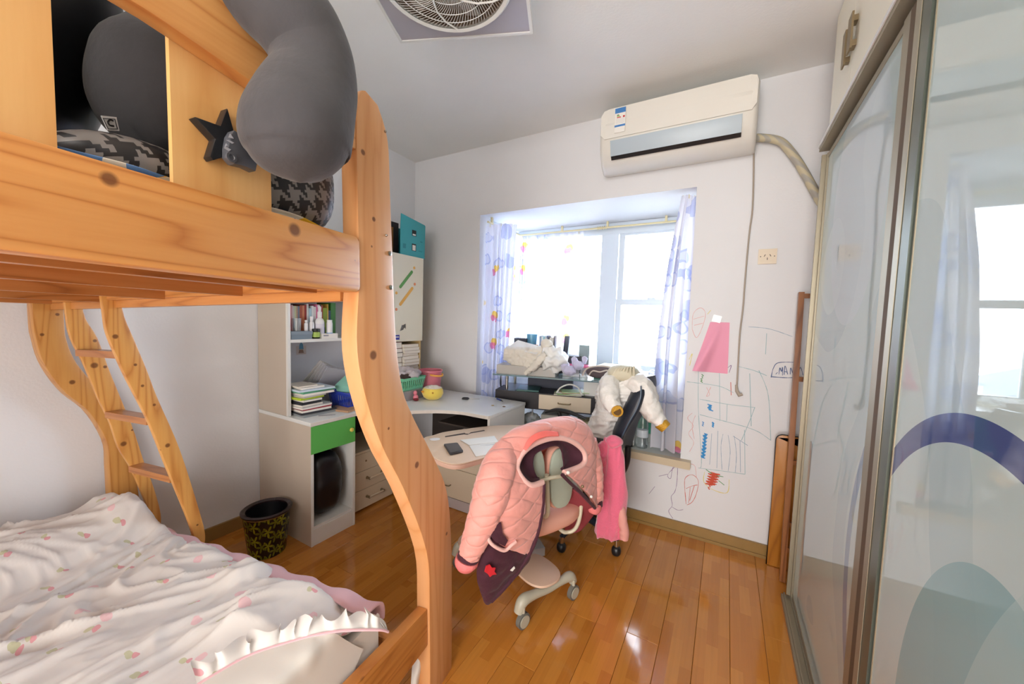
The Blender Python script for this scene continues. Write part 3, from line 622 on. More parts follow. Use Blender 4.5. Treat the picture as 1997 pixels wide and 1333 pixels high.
crayon('crayon_drawing', (64, 146, 208), [scrib((-0.0747,0.6573), (-0.08,0.5068), 44, .011), scrib((-0.0658,0.8381), (-0.0555,0.8021), 8, .012), scrib((-0.0926,0.727), (-0.0911,0.7019), 6, .004), scrib((-0.0406,0.7325), (-0.0363,0.7051), 6, .004)], .0042)
crayon('crayon_drawing', (206, 84, 60), [scrib((-0.0147,0.4262), (-0.0294,0.3495), 30, .030), scrib((-0.033,0.3646), (-0.0361,0.3223), 6, .006)], .0045)
crayon('crayon_drawing', (96, 150, 100), [[(-0.0594,0.438), (-0.0169,0.4162), (0.0317,0.4153)], [(0.012,0.3853), (0.0399,0.3672)], scrib((-0.1117,1.014), (-0.1146,0.9665), 8, .006)], .0034)
crayon('crayon_drawing', (226, 212, 130), [[(-0.0667,0.4203), (-0.0658,0.3564), (-0.0114,0.3223), (0.0583,0.3249), (0.0642,0.4045)], [(-0.1051,1.379), (-0.0901,1.401)], [(-0.1898,1.101), (-0.1746,1.134), (-0.1848,1.063)]], .0024)

# ------------------------------------------------------------------ ceiling fan panel
fan = thing('ceiling_fan_panel', 'square grey ceiling panel with round white fan grille', 'ceiling fan', (-.94, 1.08, 2.6), rz=.385, local=True)
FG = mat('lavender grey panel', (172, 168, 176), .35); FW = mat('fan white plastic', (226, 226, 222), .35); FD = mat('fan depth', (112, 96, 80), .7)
h = .292
box('mount_box', (-.24, -.24, -.06), (.24, .24, .069), FW, fan, .004)
bm = bmesh.new()
n_ = 48; R0 = .238; ring = [bm.verts.new((R0*math.cos(2*PI*k/n_), R0*math.sin(2*PI*k/n_), -.083)) for k in range(n_)]; sq = []
for k in range(n_):
    a = 2*PI*k/n_; c_, s_ = math.cos(a), math.sin(a); t_ = (h-.012)/max(abs(c_), abs(s_)); sq.append(bm.verts.new((c_*t_, s_*t_, -.083)))
for k in range(n_): bm.faces.new((ring[k], sq[k], sq[(k+1) % n_], ring[(k+1) % n_]))
o = put('panel', bm, FG, fan); mo = o.modifiers.new('thickness', 'SOLIDIFY'); mo.thickness = .006; mo.offset = 0
for (a, b_) in (((-h, -h), (h, -h+.012)), ((-h, h-.012), (h, h)), ((-h, -h+.012), (-h+.012, h-.012)), ((h-.012, -h+.012), (h, h-.012))): box('panel_frame', (*a, -.090), (*b_, -.058), FW, fan, .002)
lathe('grille_rim', [(.222, -.10), (.236, -.104), (.246, -.094), (.244, -.086), (.222, -.088)], (0, 0, 0), FW, fan, seg=48)
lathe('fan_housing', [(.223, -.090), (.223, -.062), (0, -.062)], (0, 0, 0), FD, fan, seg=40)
lathe('grille_cap', [(0, -.108), (.05, -.106), (.058, -.098), (.055, -.09)], (0, 0, 0), FW, fan, seg=32)
FB = mat('fan blade', (170, 164, 156), .4)
for k in range(5):
    a = 2*PI*k/5
    box('fan_blade', (.03, -.035, -.002), (.20, .035, .002), FB, fan, .001, Matrix.Translation((0, 0, -.075)) @ Matrix.Rotation(a, 4, 'Z') @ Matrix.Rotation(.3, 4, 'X'))
def spiral(name, k0, cnt, rr, tw):
    bm = bmesh.new()
    for k in range(cnt):
        a0 = 2*PI*(k+k0)/cnt
        tube_bm(bm, [((.055+.168*t)*math.cos(a0+tw*t), (.055+.168*t)*math.sin(a0+tw*t), -.101+.006*t) for t in (0, .2, .4, .6, .8, 1)], rr, seg=4)
    o = put(name, bm, FW, fan); return o
o = spiral('grille_wires', 0, 96, .0011, .55); o['kind'] = 'stuff'
for k in range(5):
    a0 = 2*PI*k/5; tube('grille_spoke', [((.055+.175*t)*math.cos(a0-.9*t), (.055+.175*t)*math.sin(a0-.9*t), -.106+.006*t) for t in (0, .25, .5, .75, 1)], .0035, FW, fan, seg=6)
for r_ in (.10, .15, .19): tube('grille_ring', [(r_*math.cos(2*PI*k/40), r_*math.sin(2*PI*k/40), -.102+.02*(r_-.05)) for k in range(40)], .0016, FW, fan, seg=5, closed=True)

# ------------------------------------------------------------------ bunk bed (written in the bed's own axes: x across, y along, z up)
BED = Matrix(((0.9896,-0.1391,-0.0363,-0.76),(0.1395,0.9902,0.007,0.62),(0.035,-0.012,0.9993,0),(0,0,0,1)))
bed = thing('bunk_bed', 'lacquered pine bunk bed with S-curved posts and a ladder', 'bunk bed', local=True)
bed.matrix_world = BED
KR = [(*(0,-0.4554,1.488), .010), (*(0,-0.1756,1.486), .013), (*(0,-0.0122,1.45), .004)]
KP = [(*(0,0.0513,1.211), .012), (*(0,0.2381,0.8509), .010), (*(0,0.0235,1.728), .007), (*(0,0.0592,1.57), .006), (*(0,0.1086,0.9998), .004), (*(0,0.4121,0.5384), .006), (*(0,0.0504,1.497), .003)]
KL = [(*(0,0.0613,0.365), .012), (*(0,0.0071,0.3621), .012), (*(0,0.1548,0.2663), .006), (*(0,0.0373,0.3566), .008)]
WR = wood('pine side rail', 'y', KR, seed=1.3); WP = wood('pine post', 'z', KP, light=(222, 166, 116), mid=(216, 157, 104), dark=(204, 140, 84), seed=2.2, figure=7.0)
WLO = wood('pine low rail', 'y', KL, light=(216, 150, 80), mid=(200, 130, 62), dark=(170, 100, 42), seed=4.4)
WG = wood('pine guard board', 'z', [(*(-0.02,-0.2797,1.681), .006), (*(-0.02,-0.2795,1.517), .003)], light=(232, 184, 120), mid=(224, 170, 104), dark=(214, 156, 90), seed=6.1, figure=5.0)
WT = wood('pine slat', 'y', light=(196, 130, 74), mid=(176, 110, 56), dark=(140, 82, 38), seed=8.2)
WX = wood('pine cross rail', 'x', [(-.30, .012, 1.39, .005), (-.42, .012, 1.375, .004), (-.86, .012, 1.39, .005)], light=(214, 150, 88), mid=(196, 130, 70), dark=(168, 104, 50), seed=3.7)
def post(name, left, right, x0, x1, m, n=44):
    Lc = cat([(0, y, z) for y, z in left], n); Rc = cat([(0, y, z) for y, z in right], n)
    bm = bmesh.new(); A = [[bm.verts.new((x, p.y, p.z)) for p in Lc+Rc[::-1]] for x in (x0, x1)]; K = 2*n
    for i in range(n-1):
        bm.faces.new((A[0][i], A[0][i+1], A[0][K-2-i], A[0][K-1-i])); bm.faces.new((A[1][i], A[1][K-1-i], A[1][K-2-i], A[1][i+1]))
    for i in range(K):
        j = (i+1) % K
        bm.faces.new((A[0][i], A[1][i], A[1][j], A[0][j]))
    bmesh.ops.recalc_face_normals(bm, faces=bm.faces)
    return sm(put(name, bm, m, bed, bevel=.004, seg=2), .6)
nl = [(.303, .004), (.303, .33), (.290, .534), (.179, .787), (.081, .957), (.020, 1.109), (-.006, 1.24), (.004, 1.40), (.004, 1.55), (.003, 1.75), (.012, 1.862), (.035, 1.888)]
nr = [(.445, .004), (.449, .224), (.445, .502), (.417, .688), (.345, .825), (.207, 1.031), (.164, 1.131), (.143, 1.267), (.136, 1.400), (.126, 1.65), (.118, 1.80), (.080, 1.875)]
pst = post('post', nl, nr, -.052, 0, WP)
fl = [(.160, .075), (.152, .45), (.150, .64), (.145, .76), (.092, .908), (.021, 1.01), (-.029, 1.127), (-.049, 1.236), (-.054, 1.34), (-.054, 1.85)]
fr_ = [(.262, .075), (.25, .45), (.235, .60), (.217, .742), (.165, .90), (.106, 1.035), (.059, 1.132), (.036, 1.223), (.031, 1.335), (.031, 1.85)]
WPF = wood('pine far post', 'z', [(*(-1.62,-0.0323,1.25), .006), (*(-1.62,0.0455,1.046), .009), (*(-1.62,0.0119,1.333), .006)], light=(214, 158, 88), mid=(200, 140, 72), dark=(176, 112, 50), seed=9.2)
post('post', fl, fr_, -1.672, -1.62, WPF, 36)
for s_, (a_, b_) in enumerate((((-.052), 0), ((-1.672), -1.62))):
    box('post', (a_, -1.92, .004 if s_ == 0 else .075), (b_, -1.82, 1.84), WP, bed, .004)
# bolts on the near post
for k, (p, rr) in enumerate((((0.001,0.119,1.491), .0065), ((0.001,0.1219,1.397), .0065), ((0.001,0.1051,1.538), .0035), ((0.001,0.1052,1.818), .0035))):
    lathe('bolt', [(0, .004), (rr*.5, .004), (rr, .002), (rr, -.001)], (0, 0, 0), STEEL, bed, seg=14, M=Matrix.Translation(p) @ Matrix.Rotation(PI/2, 4, 'Y'))
# upper side rail facing the room, rounded end
prism('side_rail', [(-1.82, 1.378), (-.008, 1.372), (.003, 1.380), (.004, 1.388), (.004, 1.498), (-.004, 1.510), (-1.82, 1.512)], 'x', -.034, .004, WR, bed, .004)
# guard: top rail and upright boards
GR = wood('pine guard rail', 'y', [], light=(222, 164, 100), mid=(208, 146, 82), dark=(188, 116, 60), seed=11.5)
prism('guard_rail', [(-1.82, 1.755), (-.40, 1.752), (-.20, 1.735), (-.085, 1.728), (.003, 1.726), (.003, 1.80), (-.07, 1.83), (-.16, 1.862), (-.30, 1.875), (-1.82, 1.878)], 'x', -.036, -.002, GR, bed, .004)
for y0, y1 in ((-.66, -.489), (-.362, -.195), (-.98, -.80), (-1.32, -1.14), (-1.68, -1.5)): box('guard_board', (-.046, y0, 1.44), (-.0365, y1, 1.82), WG, bed, .003)
# cross rail, its batten, slats
box('cross_rail', (-1.6195, -.006, 1.352), (-.0525, .022, 1.50), WX, bed, .004)
box('cross_rail', (-1.6195, -1.88, 1.352), (-.0525, -1.852, 1.50), WX, bed, .004)
box('slat_ledge', (-1.60, -.030, 1.378), (-.055, -.0065, 1.400), WX, bed, .002)
box('side_rail', (-1.655, -1.82, 1.375), (-1.627, -.055, 1.51), WR, bed, .004)
for k, a in enumerate((.075, .215, .36, .525, .735, .93, 1.14, 1.33, 1.50)):
    box('slat', (-a-.085, -1.845, 1.4005), (-a, -.0075, 1.4175), WT, bed, .002)
    if k % 2 == 0: box('slat_rib', (-a-.05, -1.845, 1.372), (-a-.03, -.0305, 1.4), WT, bed, .002)
# lower rails
prism('side_rail', [(-1.82, .215), (.302, .205), (.302, .335), (-.06, .362), (-1.82, .362)], 'x', -.046, -.008, WLO, bed, .004)
box('side_rail', (-1.66, -1.82, .215), (-1.625, .14, .362), WLO, bed, .004)
box('cross_rail', (-1.6195, .150, .20), (-.0525, .176, .335), WX, bed, .004)
for k in range(7): box('slat', (-.12-.22*k-.09, -1.80, .262), (-.12-.22*k, .149, .280), WT, bed, .002)
# ladder
WL = [wood('pine ladder stile %d' % i, 'z', kn, light=(226, 170, 96), mid=(212, 150, 78), dark=(186, 118, 54), seed=5.5+i) for i, kn in enumerate((
  [(*(-1.12,-0.0109,1.248), .008), (*(-1.12,0.0415,1.141), .005), (*(-1.12,0.0601,1.059), .005), (*(-1.12,0.0936,0.9796), .005), (*(-1.12,0.1313,0.8087), .008), (*(-1.12,0.1045,0.7961), .005), (*(-1.12,0.2251,0.4367), .004)],
  [(*(-1.45,0.057,1.225), .006), (*(-1.45,0.0525,1.124), .011), (*(-1.45,0.0843,1.115), .006), (*(-1.45,0.1325,0.775), .010), (*(-1.45,0.1628,0.8279), .004)]))]
sl = [(-.046, 1.45), (-.038, 1.334), (-.032, 1.265), (-.010, 1.180), (.018, 1.088), (.075, .919), (.126, .727), (.179, .533), (.205, .43), (.222, .345), (.240, .318)]
sr = [(.006, 1.45), (.014, 1.335), (.040, 1.241), (.075, 1.12), (.104, 1.008), (.167, .80), (.214, .595), (.243, .453), (.252, .40), (.254, .36), (.246, .325)]
sl = [(y+.07, z) for y, z in sl]; sr = [(y+.07, z) for y, z in sr]
def shifted(p, dy): return [(y+dy, z) for y, z in p]
lad_r = post('ladder_stile', shifted(sl, -.07), shifted(sr, -.07), -1.142, -1.12, WL[0], 36)
ll = [(-.025, 1.45), (-.019, 1.326), (-.009, 1.238), (.025, 1.129), (.059, .992), (.092, .883), (.117, .762), (.153, .664), (.19, .53), (.22, .40), (.238, .32)]
lr = [(.025, 1.45), (.031, 1.327), (.066, 1.236), (.098, 1.098), (.140, .937), (.168, .827), (.204, .653), (.225, .57), (.248, .45), (.254, .38), (.246, .325)]
post('ladder_stile', ll, lr, -1.47, -1.45, WL[1], 36)
WRU = wood('pine rung', 'x', light=(196, 132, 74), mid=(180, 114, 58), dark=(150, 90, 42), seed=14)
for (yb_, zt_) in ((.000, 1.192), (.077, .927), (.145, .672)):
    box('ladder_rung', (-1.4495, yb_, zt_-.026), (-1.1425, yb_+.050, zt_), WRU, bed, .003)

# ------------------------------------------------------------------ bedding
MATW = mat('white mattress cloth', (226, 222, 214), .8); PINKS = mat('pale pink pad', (226, 182, 190), .8, sheen=.3)
mtt = tag(box('mattress', (-1.60, -1.80, .2805), (-.06, .125, .425), MATW, None, .02, BED), 'white mattress on the slats of the lower bunk', 'mattress')
def edge_pad():
    rows = []
    for z, dy in ((.440, .10), (.4385, .145), (.425, .165), (.40, .172), (.375, .17)):
        rows.append([(-1.58+1.50*i/30, dy+.008*math.sin(i*1.9)+(.0 if i < 24 else .0), z) for i in range(31)])
    return loft('bed_pad', rows, PINKS, None, nu=10, nv=90, thick=.008, M=BED)
tag(edge_pad(), 'pale pink pad showing along the long edge of the lower bunk', 'bed pad')
FLW = flower_mat('rosebud cotton', (226, 222, 218)); FLWB = flower_mat('rosebud border cotton', (228, 224, 216), True)
def fold(a, y):
    """duvet height above the mattress at (a across, y along)"""
    p = Vector((a, y, 0)); h = .022*noise.noise(p*4.2+Vector((3, 1, 2)))
    for k, (f, amp, base, st) in enumerate(((4.2, .030, .30, .30), (7.5, .019, -.15, .28), (13.0, .009, .55, .35), (24.0, .0035, .1, .5))):
        th = base + 1.5*noise.noise(p*1.7+Vector((k*5.0, 7, 1))); c_, s_ = math.cos(th), math.sin(th); q = p + .10*noise.noise_vector(p*2.3+Vector((k, 0, 4)))
        u, v = q.x*c_+q.y*s_, -q.x*s_+q.y*c_; n_ = noise.noise(Vector((u*f, v*f*st, k*3.3))); m_ = .5+.9*max(0, noise.noise(p*3.1+Vector((k*2.0, 3, 8)))+.35)
        h += amp*m_*max(0, 1-abs(n_)*3.0)**1.4
    return h
def duvet():
    nu, nv = 230, 230; bm = bmesh.new(); V = []
    for i in range(nu):
        a = .06+1.53*i/(nu-1); row = []
        for j in range(nv):
            y = -1.5+1.66*j/(nv-1)
            edge = .135+.016*noise.noise(Vector((a*5, 0, 1)))-.03*math.exp(-((a-.05)/.2)**2)
            t = max(0, min(1, (edge-y)/.06)); heap = 0.0
            if a > 1.12:
                h_ = min(1, (a-1.12)/.22); heap = (.085+.03*noise.noise(Vector((y*4, a*3, 5))))*h_*h_*(3-2*h_)
                e2 = min(1, max(0, (1.59-a)/.06)); heap *= e2*.7+.3
            z = .452+heap+fold(a, y)
            yy = min(y, edge+.0); z2 = z-(1-math.sqrt(max(0, 1-(1-t)**2)))*.06
            if y > edge: z2 = z-.06-(y-edge)*2.6+.01*math.sin(a*70+noise.noise(Vector((a*9, 0, 0)))*5)*min(1, (y-edge)*40); z2 = max(z2, .375); yy = edge+.012*math.sin(a*60+noise.noise(Vector((a*7, 1, 0)))*6)*min(1, (y-edge)*40)+.012
            row.append(bm.verts.new((-a, yy, z2)))
        V.append(row)
    for i in range(nu-1):
        for j in range(nv-1): bm.faces.new((V[i][j], V[i+1][j], V[i+1][j+1], V[i][j+1]))
    bmesh.ops.recalc_face_normals(bm, faces=bm.faces)
    return bm
dv = thing('duvet', 'white rosebud duvet rumpled over the lower bunk', 'duvet', tuple(BED @ Vector((-.8, -.7, .45))))
sm(put('duvet_cover', duvet(), FLW, dv, M=BED), 3)
# gathered frill standing along the seam near the foot, with pink piping
def sy(t): return (-0.3,-0.1992,0.4218) 
fp = [Vector(BED.inverted() @ Vector(p)) for p in ((-0.9424,0.3326,0.5), (-0.9273,0.4199,0.5), (-0.8855,0.4906,0.5), (-0.8204,0.5693,0.5), (-0.7593,0.6543,0.47), (-0.7537,0.6897,0.44))]
P_ = cat(fp, 150); bm = bmesh.new(); V = []
for i in range(6):
    row = []
    for j, p in enumerate(P_):
        s = j/149; d = (P_[min(j+1, 149)]-P_[max(j-1, 0)]); d.z = 0; d.normalize(); n_ = Vector((-d.y, d.x, 0)); u = i/5
        ph = s*2*PI*13+7*noise.noise(Vector((s*7, 0, 2))); am = .6+.9*noise.noise(Vector((s*16, 3, 2)))+.3
        row.append(bm.verts.new(p + n_*((.016*math.sin(ph)*am)*u + .030*u) + d*(.012*math.cos(ph*.7+2)*u*am) + Vector((0, 0, .012+(.030+.012*am)*u-.016*u*u+.008*math.sin(ph*.6+1)*u))))
    V.append(row)
for i in range(5):
    for j in range(149): bm.faces.new((V[i][j], V[i][j+1], V[i+1][j+1], V[i+1][j]))
sm(put('frill', bm, FLW, dv, M=BED), 3)
tube('piping', [p+Vector((0, 0, .012)) for p in P_[::3]], .0035, PINKS, dv, seg=6, M=BED)
# flat border of the cover towards the rail
rows = []
def clampx(v):
    o_ = max(0, v.x+.053); v.x -= o_; v.z = max(v.z, .432)-o_*.9; return v
for i in range(7):
    u = i/6; rows.append([clampx(p + Vector((.26*u*(1-.3*(j/11)), -.22*u*(1-.2*j/11), .012-.055*u*u + .022*noise.noise(p*9+Vector((0, u*2, 0)))*u))) for j, p in enumerate(P_[::13])])
loft('cover_border', rows, FLWB, dv, nu=30, nv=60, M=BED)
# free corner hanging between rail and post
cr = [[(-0.06,0.3186,0.1683), (-0.05,0.3254,0.1549), (-0.045,0.3394,0.1319)], [(-0.07,0.3053,0.1242), (-0.04,0.2991,0.1217), (-0.06,0.3696,0.0533)], [(-0.06,0.2799,0.0771), (-0.045,0.2879,0.0662), (-0.07,0.3643,-0.0035)], [(-0.065,0.2796,-0.0338), (-0.05,0.2821,-0.0394), (-0.065,0.3226,-0.0766)]]
loft('hanging_corner', cr, MATW, dv, nu=24, nv=16, thick=.004, M=BED)
# upper bunk
um = thing('upper_mattress', 'thin white mattress with printed sheet on the upper bunk', 'mattress', tuple(BED @ Vector((-.8, -.9, 1.42))))
box('mattress_body', (-1.60, -1.80, 1.4180), (-.052, -.035, 1.495), mat('mattress underside', (120, 96, 74), .8), um, .015, BED)
PSH, nt, b = nodes('printed sheet'); tc = N(nt, 'ShaderNodeTexCoord'); v_ = distort(nt, tc.outputs['Object'], .05, 9)
a1, _ = spots(nt, v_, 13, .40, .30); a2, _ = spots(nt, v_, 14, .40, .26, loc=(3, 1, 2)); c_ = over(nt, (226, 220, 204), a1, (232, 190, 50)); c_ = over(nt, c_, a2, (92, 136, 190)); L(nt, c_, b.inputs['Base Color']); b.inputs['Roughness'].default_value = .8
rows = [[(-.05-.0*j, -1.75+1.70*j/24, 1.500+.000*j) for j in range(25)], [(-.056, -1.75+1.70*j/24, 1.522+.007*math.sin(j*2.3)) for j in range(25)], [(-.12, -1.75+1.70*j/24, 1.530+.008*math.sin(j*1.7+1)) for j in range(25)], [(-.8, -1.75+1.70*j/24, 1.515+.006*math.sin(j*1.3+1)) for j in range(25)], [(-1.58, -1.75+1.70*j/24, 1.51) for j in range(25)]]
loft('sheet', rows, PSH, um, nu=40, nv=120, M=BED)
HT = houndstooth()
hp = thing('houndstooth_pillow', 'black and grey houndstooth pillow in the corner of the upper bunk', 'pillow', tuple(BED @ Vector((-.2, -.14, 1.55))))
blob('pillow_cover', (-.165, -.115, 1.630), (.105, .135, .110), HT, hp, p=3.2, M=BED, nz=(.02, 2.2, False))
tag(blob('houndstooth_cushion', (-.17, -.375, 1.560), (.10, .10, .034), HT, None, p=2.4, M=BED, nz=(.015, 3.0, False)), 'houndstooth cushion squashed under the black bag on the upper bunk', 'cushion')
bagt = thing('black_bag', 'large crumpled black plastic bag behind the bunk guard', 'bag', tuple(BED @ Vector((-.35, -.62, 1.56))))
blob('bag_body', (-.42, -.60, 1.84), (.24, .30, .29), BAG, bagt, p=3.0, seg=64, ring=44, M=BED, nz=(.10, 1.6, True, (1, 1, 1), 3))
LBG = mat('bag label', (206, 204, 206), .4)
lq = [(-0.15,-0.4021,1.631), (-0.15,-0.3832,1.638), (-0.15,-0.3799,1.617), (-0.15,-0.3947,1.611)]
bm = bmesh.new(); bm.faces.new([bm.verts.new(p) for p in lq]); bb = put('bag_label', bm, LBG, bagt, M=BED); mo = bb.modifiers.new('t', 'SOLIDIFY'); mo.thickness = .002
tube('label_letter', [(-0.1465,-0.388,1.629), (-0.1465,-0.3917,1.629), (-0.1465,-0.3944,1.624), (-0.1465,-0.3926,1.62), (-0.1465,-0.3876,1.621)], .0013, BAG, bb, seg=6, n=16, M=BED)
tube('label_border', [(-0.1465,-0.4004,1.627), (-0.1465,-0.386,1.633), (-0.1465,-0.3832,1.618), (-0.1465,-0.3947,1.613)], .0008, BAG, bb, seg=5, M=BED, closed=True)
# the two neck pillows
np_ = thing('neck_pillow', 'grey plush U-shaped neck pillow hung over the bunk guard', 'neck pillow', tuple(BED @ Vector((0.09,-0.2284,1.667))), 'grey plush neck pillows')
cl = [(-0.18,-0.2111,2.128), (-0.08,-0.2621,2.004), (0.02,-0.255,1.903), (0.07,-0.2242,1.849), (0.085,-0.1987,1.802), (0.09,-0.1974,1.745), (0.09,-0.2209,1.676), (0.09,-0.2356,1.627), (0.09,-0.2352,1.596), (0.09,-0.2327,1.569), (0.09,-0.231,1.55)]
rr = [.05, .062, .072, .074, .073, .078, .088, .090, .078, .052, .002]
tube('pillow_body', cl, rr, PLUSH, np_, seg=36, n=80, M=BED, nz=(.002, 9, False))
cq = cat(cl, 80); rq = [v.x for v in cat([(a, 0, 0) for a in rr], 80)]; pe = []
for k in range(24, 78, 2):
    t_ = cq[k+1]-cq[k-1]; n_ = Vector((0, -t_.z, t_.y)).normalized(); pe.append(cq[k]+n_*rq[k]*.99)
tube('pillow_seam', pe, .0022, mat('plush seam', (128, 126, 128), .9), np_, seg=6, n=60, M=BED)
np2 = thing('neck_pillow', 'grey plush neck pillow lying inside the guard beside the black bag', 'neck pillow', tuple(BED @ Vector((-.2, -.34, 1.6))), 'grey plush neck pillows')
tube('pillow_body', [(-0.22,-0.2678,1.921), (-0.2,-0.2885,1.817), (-0.19,-0.2963,1.766), (-0.19,-0.2879,1.718), (-0.19,-0.2705,1.677), (-0.19,-0.2536,1.649), (-0.19,-0.2422,1.633)], [.02, .075, .100, .112, .100, .065, .004], PLUSH, np2, seg=32, n=50, M=BED, nz=(.002, 9, False))
# star clip with a grey arm (clip-on fan foot)
cf = thing('clip_fan', 'black star-footed clip with striped grey arm on the guard board', 'clip fan', tuple(BED @ Vector((-0.03,-0.2837,1.627))))
DGP = mat('dark grey plastic', (78, 80, 86), .4)
def poly(name, pts, x0, x1, m, par, bev=.0015): return prism(name, pts, 'x', x0, x1, m, par, bev, BED)
star = [(-0.3389,1.635), (-0.2998,1.639), (-0.2876,1.676), (-0.2765,1.636), (-0.2536,1.643), (-0.2561,1.619), (-0.273,1.597), (-0.2958,1.587), (-0.3133,1.574), (-0.318,1.579), (-0.3088,1.612)]
poly('star_foot', star, -.036, -.016, BLACKP, cf)
poly('clip_arm', [(-0.2959,1.62), (-0.2896,1.633), (-0.2828,1.631), (-0.2763,1.609), (-0.2608,1.615), (-0.2501,1.59), (-0.2533,1.575), (-0.2708,1.577), (-0.2902,1.574), (-0.3002,1.582), (-0.2997,1.598)], -.015, .004, DGP, cf)
for q in (((446,268), (449,261), (456,270)), ((442,275), (449,272), (457,277), (453,279)), ((439,285), (440,279), (444,282)), ((437,288), (440,286), (451,292), (447,293))): pass
for q in (((-0.3,1.615), (-0.2973,1.623), (-0.2915,1.617)), ((-0.3043,1.609), (-0.3001,1.611), (-0.2908,1.61), (-0.2943,1.607)), ((-0.3071,1.596), (-0.3044,1.603), (-0.302,1.601)), ((-0.3079,1.594), (-0.3054,1.597), (-0.2963,1.596), (-0.2997,1.592))):
    poly('arm_stripe', list(q), .0042, .0052, mat('stripe grey', (170, 172, 180), .5), cf, 0)
lathe('clip_pivot', [(0, .002), (.004, .002), (.005, .0035), (.0085, .0035), (.009, 0)], (0, 0, 0), DGP, cf, seg=20, M=BED @ Matrix.Translation((0.0045,-0.2972,1.582)) @ Matrix.Rotation(PI/2, 4, 'Y'))

# ------------------------------------------------------------------ corner desk with hutch
DZ = .71; dk = thing('corner_desk', 'white L-shaped corner desk with green drawer beside the left wall', 'desk', (-2.2, 1.6, 0))
def arc_pts(ps, n): return [(p.x, p.y) for p in cat([(*q, 0) for q in ps], n)]
front = [(-1.945, 1.214), (-1.945, 1.50)] + arc_pts([(-1.935, 1.53), (-1.84, 1.62), (-1.73, 1.72), (-1.60, 1.84), (-1.46, 1.905), (-1.36, 1.912)], 16) + [(-1.262, 1.912), (-1.245, 1.915), (-1.240, 1.93)]
top = front + [(-1.240, 2.40), (-2.483, 2.40), (-2.483, 1.214)]
TOPM = mat('worn white desk top', (226, 228, 226), .22, var=.05, vscale=5); EDGEM = mat('desk edge band', (214, 208, 200), .4, var=.08, vscale=30)
prism('desktop', top, 'z', DZ-.022, DZ, TOPM, dk, .002)
ev = [(x+.0012 if i < 2 else x, y-.0012) for i, (x, y) in enumerate(front)]
bm = bmesh.new()
for a, b_ in zip(ev, ev[1:]):
    bm.faces.new([bm.verts.new(p) for p in ((a[0], a[1], DZ-.021), (b_[0], b_[1], DZ-.021), (b_[0], b_[1], DZ-.001), (a[0], a[1], DZ-.001))])
bmesh.ops.remove_doubles(bm, verts=bm.verts, dist=1e-5); o = put('edge_band', bm, EDGEM, dk); mo = o.modifiers.new('t', 'SOLIDIFY'); mo.thickness = .0016
# near pedestal: side, open niche with plinth, green drawer
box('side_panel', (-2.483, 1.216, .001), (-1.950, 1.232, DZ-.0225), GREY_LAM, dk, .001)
box('side_panel', (-2.483, 1.484, .001), (-1.950, 1.500, DZ-.0225), WHITE, dk, .001)
box('panel_edge', (-1.9495, 1.2165, .001), (-1.9475, 1.2315, .530), WHITE, dk, 0)
box('panel_edge', (-1.9495, 1.4845, .001), (-1.9475, 1.4995, .530), WHITE, dk, 0)
box('plinth', (-1.965, 1.2325, .001), (-1.950, 1.4835, .095), WHITE, dk, .001)
box('bottom_shelf', (-2.47, 1.2325, .0955), (-1.955, 1.4835, .110), WHITE, dk, .001)
box('back_panel', (-2.483, 1.2325, .1105), (-2.475, 1.4835, DZ-.0225), WHITE, dk, 0)
dr = box('drawer', (-1.966, 1.2170, .531), (-1.948, 1.4995, DZ-.024), GREEN, dk, .002)
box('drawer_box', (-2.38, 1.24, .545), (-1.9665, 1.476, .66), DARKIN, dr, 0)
lathe('drawer_knob', [(0, .018), (.009, .017), (.0125, .012), (.012, .006), (.005, .003), (.005, 0)], (0, 0, 0), mat('yellow knob', (226, 206, 96), .35), dr, seg=20, M=Matrix.Translation((-1.948, 1.468, .612)) @ Matrix.Rotation(PI/2, 4, 'Y'))
# low drawer unit between pedestal and corner
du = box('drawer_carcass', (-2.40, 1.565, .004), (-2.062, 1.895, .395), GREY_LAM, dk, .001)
box('carcass_top', (-2.40, 1.56, .3955), (-2.040, 1.90, .41), CREAM, dk, .002)
for k, (z0, z1) in enumerate(((.274, .391), (.147, .271), (.015, .144))):
    d = box('drawer', (-2.0615, 1.567, z0), (-2.045, 1.893, z1), CREAM, dk, .002)
    if k == 0: lathe('drawer_keyhole', [(0, .003), (.006, .003), (.007, 0)], (0, 0, 0), BRONZE, d, seg=12, M=Matrix.Translation((-2.045, 1.66, .335)) @ Matrix.Rotation(PI/2, 4, 'Y'))
    else:
        zz = (z0+z1)/2+.008; hd = tube('drawer_handle', [(-2.020, 1.668, zz), (-2.020, 1.79, zz)], .006, CREAM, d, seg=8)
        for yy in (1.668, 1.79): tube('handle_end', [(-2.045, yy, zz), (-2.026, yy, zz), (-2.016, yy, zz)], [.010, .007, .009], BRONZE, d, seg=12)
# knee space backs
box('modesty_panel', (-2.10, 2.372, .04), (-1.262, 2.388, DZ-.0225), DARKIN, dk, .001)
box('modesty_panel', (-2.44, 1.502, .04), (-2.424, 2.37, DZ-.0225), DARKIN, dk, .001)
